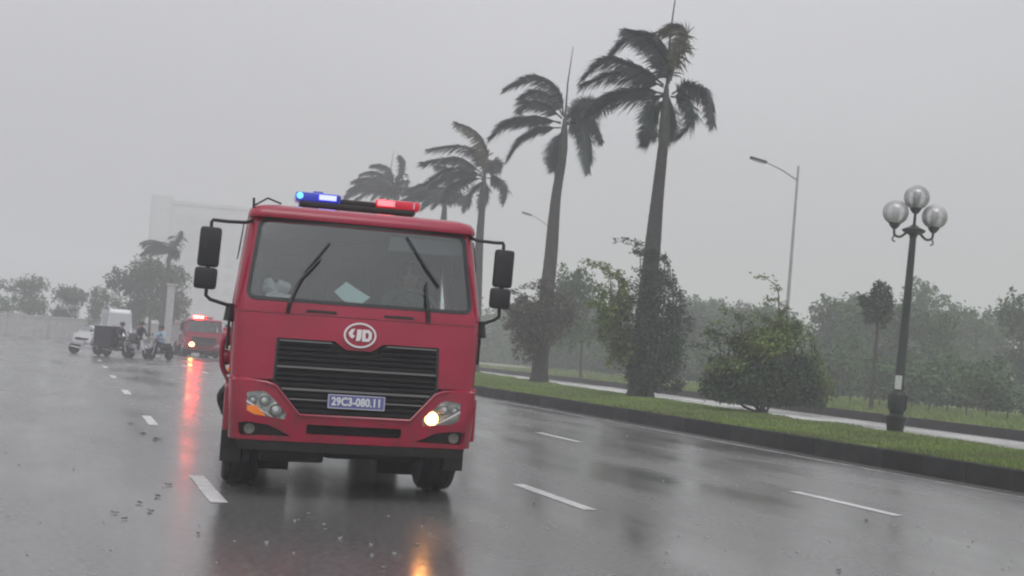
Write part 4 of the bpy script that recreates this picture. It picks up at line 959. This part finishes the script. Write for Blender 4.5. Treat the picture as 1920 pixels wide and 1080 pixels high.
# ------------------------------------------------------------------ people
def fingers(b, p, d, pal, curl=1.0, s=1.0):
    """five finger chains at hand p; d = pointing direction, pal = side axis, curling down"""
    d = Vector(d).normalized(); pal = Vector(pal).normalized(); dn = d.cross(pal); dn = dn if dn.z < 0 else -dn
    for i, l in enumerate((.068, .078, .074, .058)):
        o = Vector(p)+d*.05*s+pal*(i-1.5)*.021*s; pts = [o-d*.02, o+d*l*.45*s, o+(d*.62+dn*.4*curl)*l*s, o+(d*.35+dn*.85*curl)*l*s]
        b.tube(pts, [.011*s, .010*s, .009*s, .007*s], 6)
    o = Vector(p)-pal*.03*s; b.tube([o, o+(-pal*.8+d*.6)*.03*s, o+(-pal*.5+d*1.0+dn*.4)*.055*s], [.013*s, .011*s, .008*s], 6)
def person(name, loc, rz, label, coat, legs, J, helmet=None, hair=True, extra=None):
    """J: joint dict in local coords, facing +x"""
    root = empty(name, loc, rz, label, 'person')
    V = [J['pelvis'], J['waist'], J['chest'], J['neck'], J['chin'], J['head'], J['crown']]; R = [(.15, .12), (.14, .105), (.17, .12), (.06, .06), (.07, .075), (.085, .10), (.06, .07)]; E = [(i, i+1) for i in range(6)]
    for s in ('l', 'r'):
        a = len(V); V += [J['sh'+s], J['el'+s], J['wr'+s], J['ha'+s]]; R += [.065, .048, .034, .04]; E += [(2, a), (a, a+1), (a+1, a+2), (a+2, a+3)]
        a = len(V); V += [J['hip'+s], J['kn'+s], J['an'+s], J['to'+s]]; R += [.095, .068, .045, .04]; E += [(0, a), (a, a+1), (a+1, a+2), (a+2, a+3)]
    hd = Vector(J['head']); hands = [Vector(J['hal']), Vector(J['har'])]; pz = J['pelvis'][2]; nz_ = J['neck'][2]
    def mf(c):
        if (c-hd).length < .21 and c.z > nz_+.0: return 0
        if min((c-h).length for h in hands) < .075: return 0
        if c.z < pz+.02 or c.x > J['knl'][0]-.15 and c.z < pz+.12: return 2
        return 1
    body = skin_mesh(V, R, E, mf, [M['skin'], M[coat], M[legs]], 'body', root)
    b = MB(); bm = bmesh.new(); bm.from_mesh(body.data)
    fb = MB()
    for s, pl_ in (('l', 1), ('r', -1)):
        w, h = Vector(J['wr'+s]), Vector(J['ha'+s]); d = (h-w); ax = d.cross(Vector((0, 0, 1))); ax = ax if ax.length > .01 else Vector((0, 1, 0)); fingers(fb, h-d.normalized()*.02, d, ax*-pl_)
    # nose and ears, joined into the body
    f = hd + Vector((.095, 0, -.01)); fb.tube([f+Vector((-.02, 0, .035)), f+Vector((.012, 0, -.01)), f+Vector((-.01, 0, -.022))], [.010, .016, .010], 6)
    for s in (-1, 1): fb.tube([hd+Vector((-.005, s*.078, .02)), hd+Vector((-.015, s*.092, .0)), hd+Vector((-.005, s*.08, -.03))], [.012, .016, .010], 6)
    n0 = len(bm.verts); vs = [bm.verts.new(v) for v in fb.v]
    for fc in fb.f:
        try: nf = bm.faces.new([vs[i] for i in fc]); nf.material_index = 0; nf.smooth = True
        except ValueError: pass
    bm.to_mesh(body.data); bm.free()
    e = MB()
    for s in (-1, 1): e.box(hd+Vector((.088, s*.032, .018)), (.012, .026, .012), bev=.004)
    e.build('eyes', M['hair'], root)
    m_ = MB(); m_.box(hd+Vector((.086, 0, -.062)), (.012, .045, .010), bev=.003); m_.build('mouth', M['amber'] if False else M['skin'], root)
    if helmet:
        hb = MB(); prof = [(.125, -.03), (.132, .0), (.130, .05), (.11, .10), (.07, .135), (.01, .15)]; hb.lathe(prof, c=hd+Vector((-.01, 0, .02)), n=20); hb.box(hd+Vector((.12, 0, .01)), (.07, .16, .012), (0, .2, 0), bev=.005); hb.build('helmet', M[helmet], root, smooth=True)
    elif hair:
        hb = MB(); prof = [(.098, -.05), (.108, .0), (.104, .05), (.085, .09), (.05, .115), (.01, .122)]; hb.lathe(prof, c=hd+Vector((-.028, 0, .025)), n=18); hb.build('hair', M['hair'], root, smooth=True)
    return root
def seated(hip_z, hx, hand, kneex=.38, kneez=None, footx=.28, footz=.12, lean=.1, s=1):
    kz = hip_z-.02 if kneez is None else kneez
    J = dict(pelvis=(0, 0, hip_z), waist=(.02, 0, hip_z+.20), chest=(lean, 0, hip_z+.43), neck=(lean+.03, 0, hip_z+.58), chin=(lean+.06, 0, hip_z+.65), head=(lean+.07, 0, hip_z+.73), crown=(lean+.05, 0, hip_z+.82))
    for n, sg in (('l', 1), ('r', -1)):
        J['sh'+n] = (lean, sg*.20, hip_z+.49); hx_, hy, hz = hand; hy *= sg
        J['el'+n] = (lean+(hx_-lean)*.42, sg*.27, hip_z+.49+(hz-hip_z-.49)*.62-.05); d = Vector((hx_, hy, hz))-Vector(J['el'+n]); 
        J['wr'+n] = tuple(Vector((hx_, hy, hz))-d.normalized()*.08); J['ha'+n] = (hx_, hy, hz)
        J['hip'+n] = (.03, sg*.10, hip_z-.02); J['kn'+n] = (kneex, sg*.17, kz); J['an'+n] = (footx, sg*.15, footz+.07); J['to'+n] = (footx+.16, sg*.16, footz+.02)
    return J
# driver: sits at the viewer's right; local -y of the truck is forward
J = seated(1.56, .0, (.42, .19, 1.90), kneex=.42, kneez=1.60, footx=.55, footz=1.14, lean=.02)
dv = person('driver', (0, 0, 0), 0, 'driver in grey green uniform behind the windscreen with both hands on the wheel', 'shirt', 'seat', J)
dv.matrix_world = TM @ Matrix.Translation((.62, 1.40, -.06)) @ Matrix.Rotation(radians(-90), 4, 'Z')

# ------------------------------------------------------------------ motorbikes, riders, van, car in the distance
def motorbike(loc, rz, label, body='bikeblk', trim='bikewht'):
    root = empty('motorbike', loc, rz, label, 'motorbike', 'motorbikes waiting at the junction')
    for x in (-.62, .62):
        w = bpy.data.objects.new('wheel', None); C.objects.link(w); w.parent = root; w.location = (x, 0, .29)
        b = MB(); b.lathe([(.21, -.045), (.27, -.045), (.29, -.02), (.29, .02), (.27, .045), (.21, .045)], n=24, axis='y'); b.build('tyre', M['rubber'], w, smooth=True)
        b = MB(); b.lathe([(.215, -.03), (.20, .03), (.05, .04), (.01, .05)], n=18, axis='y'); b.build('rim', M['alu'], w, smooth=True)
    b = MB(); b.tube([(.62, .07, .29), (.45, .05, .80), (.42, 0, 1.0)], .025, 6); b.tube([(.62, -.07, .29), (.45, -.05, .80)], .025, 6); b.build('fork', M['alu'], root)
    b = MB(); b.box((.60, 0, .58), (.34, .12, .05), (0, .5, 0), bev=.02); b.build('front_mudguard', M[body], root, smooth=True)
    b = MB(); b.box((.40, 0, .68), (.10, .36, .52), (0, -.35, 0), bev=.045); b.build('leg_shield', M[body], root, smooth=True)
    b = MB(); b.box((.05, 0, .38), (.60, .24, .12), bev=.04); b.box((-.40, 0, .60), (.66, .26, .26), (0, .12, 0), bev=.08); b.build('body', M[body], root, smooth=True)
    b = MB(); b.box((-.28, 0, .78), (.66, .25, .10), (0, .06, 0), bev=.04); b.build('seat', M['seat'], root, smooth=True)
    b = MB(); b.tube([(.34, -.34, 1.03), (.40, -.14, 1.02), (.42, 0, 1.0), (.40, .14, 1.02), (.34, .34, 1.03)], .016, 6); b.build('handlebar', M['black'], root)
    b = MB(); b.box((.47, 0, .99), (.16, .22, .14), bev=.05); b.build('headlamp_cowl', M[body], root, smooth=True)
    b = MB(); b.box((.553, 0, .99), (.015, .13, .08), bev=.006); b.build('headlamp', M['bulb_off'], root)
    b = MB()
    for s in (-1, 1): b.tube([(.40, s*.2, 1.03), (.38, s*.24, 1.2)], .008, 5); b.lathe([(.05, -.012), (.055, 0), (.05, .012)], c=(.37, s*.27, 1.24), n=12, axis='x')
    b.build('mirrors', M['black'], root)
    b = MB(); b.tube([(-.2, -.14, .3), (-.75, -.17, .40)], .045, 8); b.build('exhaust', M['alu'], root)
    b = MB(); b.box((-.73, 0, .66), (.05, .16, .09), bev=.02); b.build('tail_lamp', M['redlens'], root)
    return root
Yb = 62.0
motorbike((2.30, Yb+.4, 0), -.75, 'dark motorbike carrying the large delivery box, leftmost of the three')
b = MB(); b.box((0, 0, .50), (.95, 1.05, 1.0), bev=.03); bx = b.build('delivery_box', M['boxdark'], None, label='large dark delivery box with a pale lid edge on the leftmost motorbike', cat='box'); bx.location = (1.85, Yb+.85, .50); bx.rotation_euler = (0, 0, -.6)
b = MB(); b.box((0, 0, 1.03), (.98, 1.08, .05), bev=.015); b.build('lid', M['bikewht'], bx)
b = MB(); b.box((0, -.49, .5), (.6, .012, .35), bev=.003); b.build('panel', M['coatd'], bx)
J = seated(.88, 0, (.33, .31, 1.06), kneex=.36, kneez=.72, footx=.12, footz=.44, lean=.12)
person('person', (2.33, Yb+.36, .0), -.75, 'dark rider in front of the big delivery box, hands on the handlebar', 'coatd', 'bikeblk', J, 'bikeblk')
motorbike((3.32, Yb, 0), -1.0, 'pale and dark motorbike ridden by the tall figure in a dark raincoat', 'bikewht')
person('person', (3.28, Yb+.05, .08), -1.0, 'tall motorcyclist in a dark raincoat and black helmet, middle of the three', 'coatd', 'coatd', seated(.90, 0, (.38, .31, 1.0), kneex=.36, kneez=.70, footx=.15, footz=.34, lean=.10), 'bikeblk')
b = MB(); b.box((0, 0, .22), (.5, .5, .44), bev=.04); bx2 = b.build('cargo_bag', M['coatg'], None, label='grey bag tied behind the middle motorcyclist', cat='bag'); bx2.location = (3.05, Yb+.48, .80)
motorbike((4.32, Yb-.5, 0), pi+.75, 'black motorbike turned left towards the others, rightmost of the three')
person('person', (4.36, Yb-.46, 0), pi+.75, 'slim rider in a pale blue shirt on the rightmost motorbike', 'coatb', 'bikeblk', seated(.86, 0, (.33, .31, 1.04), kneex=.34, kneez=.70, footx=.12, footz=.42, lean=.06), 'bikeblk')
motorbike((.9, Yb+2.4, 0), -.4, 'pale parked motorbike at the far left behind the delivery box', 'bikewht')

def vehicle(name, loc, rz, L, Wd, H, hood, label, cat, body, van=True, group=None):
    root = empty(name, loc, rz, label, cat, group)       # front towards -y
    hw = Wd/2
    if van: prof = [(0, .35), (0, .85), (.25, 1.0), (.75, H*.93), (1.1, H), (L-.1, H), (L, H-.2), (L, .35)]
    else: prof = [(0, .35), (0, .72), (.9, .92), (1.6, H-.06), (2.0, H), (L-1.5, H), (L-.6, 1.0), (L, .95), (L, .35)]
    b = MB(); vs = []; n = len(prof)
    for ins, s in ((.10, -1), (0, -1), (0, 1), (.10, 1)):
        for k, (y, z) in enumerate(prof):
            w = hw-ins*(1 if z > 1.0 else .3) - (.12 if z > 1.2 else 0); vs.append((s*w*(1 if ins == 0 else .985), y+(0 if ins == 0 else .0), z))
    fs = []
    for j in range(3):
        for k in range(n): a = j*n+k; c = j*n+(k+1) % n; fs.append((a, c, c+n, a+n))
    fs.append(tuple(range(n))); fs.append(tuple(range(3*n, 4*n))[::-1]); b.add(vs, fs); b.build('body', M[body], root, smooth=True)
    y0, z0, y1, z1 = (.25, 1.0, .75, H*.93) if van else (.9, .92, 1.6, H-.06)
    b = MB(); a = math.atan2(z1-z0, y1-y0); ln = sqrt((z1-z0)**2+(y1-y0)**2); b.box((0, (y0+y1)/2-.012, (z0+z1)/2), (Wd*.84, ln*.86, .03), (a, 0, 0), bev=.01); b.build('windscreen', M['towerwin'], root)
    for s in (-1, 1):
        b = MB(); b.box((s*(hw-.10), L*.5, (1.05+H)/2+.02), (.04, L*(.72 if van else .45), (H-1.05)*.6), bev=.01); b.build('side_window', M['towerwin'], root)
        b = MB(); b.box((s*hw*.76, -.015, .75), (.3, .05, .16), bev=.02); b.build('headlight', M['bulb_off'], root)
        b = MB(); b.box((s*(hw+.09), .9, 1.12), (.16, .1, .12), bev=.03); b.build('mirror', M['black'], root)
        for y in (.8, L-.9): wheel(root, s*(hw-.12), y, R=.33, w=.2, side=s)
    b = MB(); b.box((0, -.03, .48), (Wd*.94, .12, .2), bev=.04); b.build('bumper', M['black'], root)
    b = MB(); b.box((0, -.02, .74), (Wd*.42, .03, .12), bev=.01); b.build('grille', M['chassis'], root)
    b = MB(); b.box((0, -.1, .5), (.45, .02, .11)); b.build('number_plate', M['white'], root)
    return root
vehicle('minibus', (3.75, 98, 0), .1, 5.2, 1.9, 2.9, 0, 'white roofed minibus facing the camera behind the motorcyclists', 'van', 'vanwhite')
vehicle('parked_car', (2.6, 84, 0), .35, 4.3, 1.75, 1.45, 0, 'white car at the far left edge behind the delivery motorbike', 'car', 'vanwhite', van=False)

# ------------------------------------------------------------------ debris on the road
def leaf(loc, s, label, m='deadleaf', k=0):
    rnd = random.Random(k); b = MB(); n = 9; up_ = []; P = []
    for i in range(n):
        a = 2*pi*i/n; r = .62*s*(.5+.5*abs(cos(a*.5+.3)))*rnd.uniform(.7, 1.1); P.append((r*cos(a), r*.55*sin(a), .006+abs(sin(a))*s*rnd.uniform(.05, .2)))
    b.add(P+[(0, 0, .004)], [(i, (i+1) % n, n) for i in range(n)])
    b.tube([(s*.4, 0, .008), (s*.8, .01, .014)], .004, 4)
    o = b.build('fallen_leaf', M[m], None, label=label, cat='leaf', group='leaves fallen on the wet road'); o.location = (loc[0], loc[1], .003); o.rotation_euler = (0, 0, rnd.random()*6.28)
for k, (x, y, s, lab) in enumerate([
    (2.2, 22.05, .10, 'dark leaf in the red reflection streak of the far engine'), (1.21, 16.84, .12, 'larger dark leaf just left of the foot of the red streak'),
    (1.1, 17.6, .10, 'dark leaf second up from the larger one left of the red streak'), (1.02, 19.38, .09, 'small dark leaf furthest up the bare lane left of the red streak'),
    (.85, 11.08, .085, 'dark leaf left of the near end of the white lane dash'), (.74, 10.14, .085, 'broad dark leaf lowest of those left of the white lane dash'),
    (.67, 10.63, .075, 'narrow dark leaf left of the near lane dash, pointing up'), (.53, 9.73, .06, 'tiny dark leaf low at the left, near the pair of specks'),
    (.47, 10.02, .055, 'tiniest dark leaf furthest left on the wet lane'), (1.03, 11.91, .07, 'dark leaf beside the upper end of the near white lane dash'),
    (1.01, 9.06, .055, 'small dark leaf below the near white lane dash'), (7.81, 10.32, .08, 'single dark leaf right of the lane dash at the lower right'),
    (5.55, 7.64, .07, 'dark leaf at the bottom edge of the right lane'), (4.42, 11.03, .05, 'small dark leaf left of the middle lane dash')]):
    leaf((x, y), s, lab, k=k)
for k, (x, y, s, lab) in enumerate([(2.03, 10.14, .05, 'pale leaf on the dark wet road in front of the engine'), (2.57, 8.68, .045, 'pale leaf below the lit headlight reflection, right of centre'), (2.06, 7.76, .04, 'pale speck of leaf nearest the camera in front of the engine')]):
    leaf((x, y), s, lab, 'paleleaf', 40+k)

# rain striking the road: tiny upright crowns of water, too many to count
b = MB(); rr_ = random.Random(12)
for i in range(380):
    y = 7.5 + 26*rr_.random()**1.6; x = rr_.uniform(-1.5 + (y-7)*-.1, 12.0); r = rr_.uniform(.004, .012); h = rr_.uniform(.006, .03); n = 5
    if 1.3 < x < 4.1 and 11 < y < 18: continue
    a0 = rr_.random()*6
    vs = [(x+r*cos(a0+k*6.283/n), y+r*sin(a0+k*6.283/n), .001) for k in range(n)] + [(x+r*1.7*cos(a0+k*6.283/n), y+r*1.7*sin(a0+k*6.283/n), h*rr_.uniform(.5, 1)) for k in range(n)]
    b.add(vs, [(k, (k+1) % n, n+k) for k in range(n)])
b.build('rain_splashes', M['splash'], None, fix=False, kind='stuff')

# ------------------------------------------------------------------ rain haze: one closed box around everything
b = MB(); b.box((0, 0, 0), (1040, 800, 38.5)); hz = b.build('haze', None, None, kind='stuff')
hz.location = (0, 280, 38.5/2-1.1)
hm = bpy.data.materials.new('rain_haze'); hm.use_nodes = True; t = hm.node_tree; t.nodes.clear()
pv = t.nodes.new('ShaderNodeVolumePrincipled'); pv.inputs['Density'].default_value = .0036; pv.inputs['Color'].default_value = (.96, .97, 1.0, 1); pv.inputs['Anisotropy'].default_value = 0.0
o_ = t.nodes.new('ShaderNodeOutputMaterial'); t.links.new(pv.outputs[0], o_.inputs['Volume'])
hz.data.materials.clear(); hz.data.materials.append(hm)
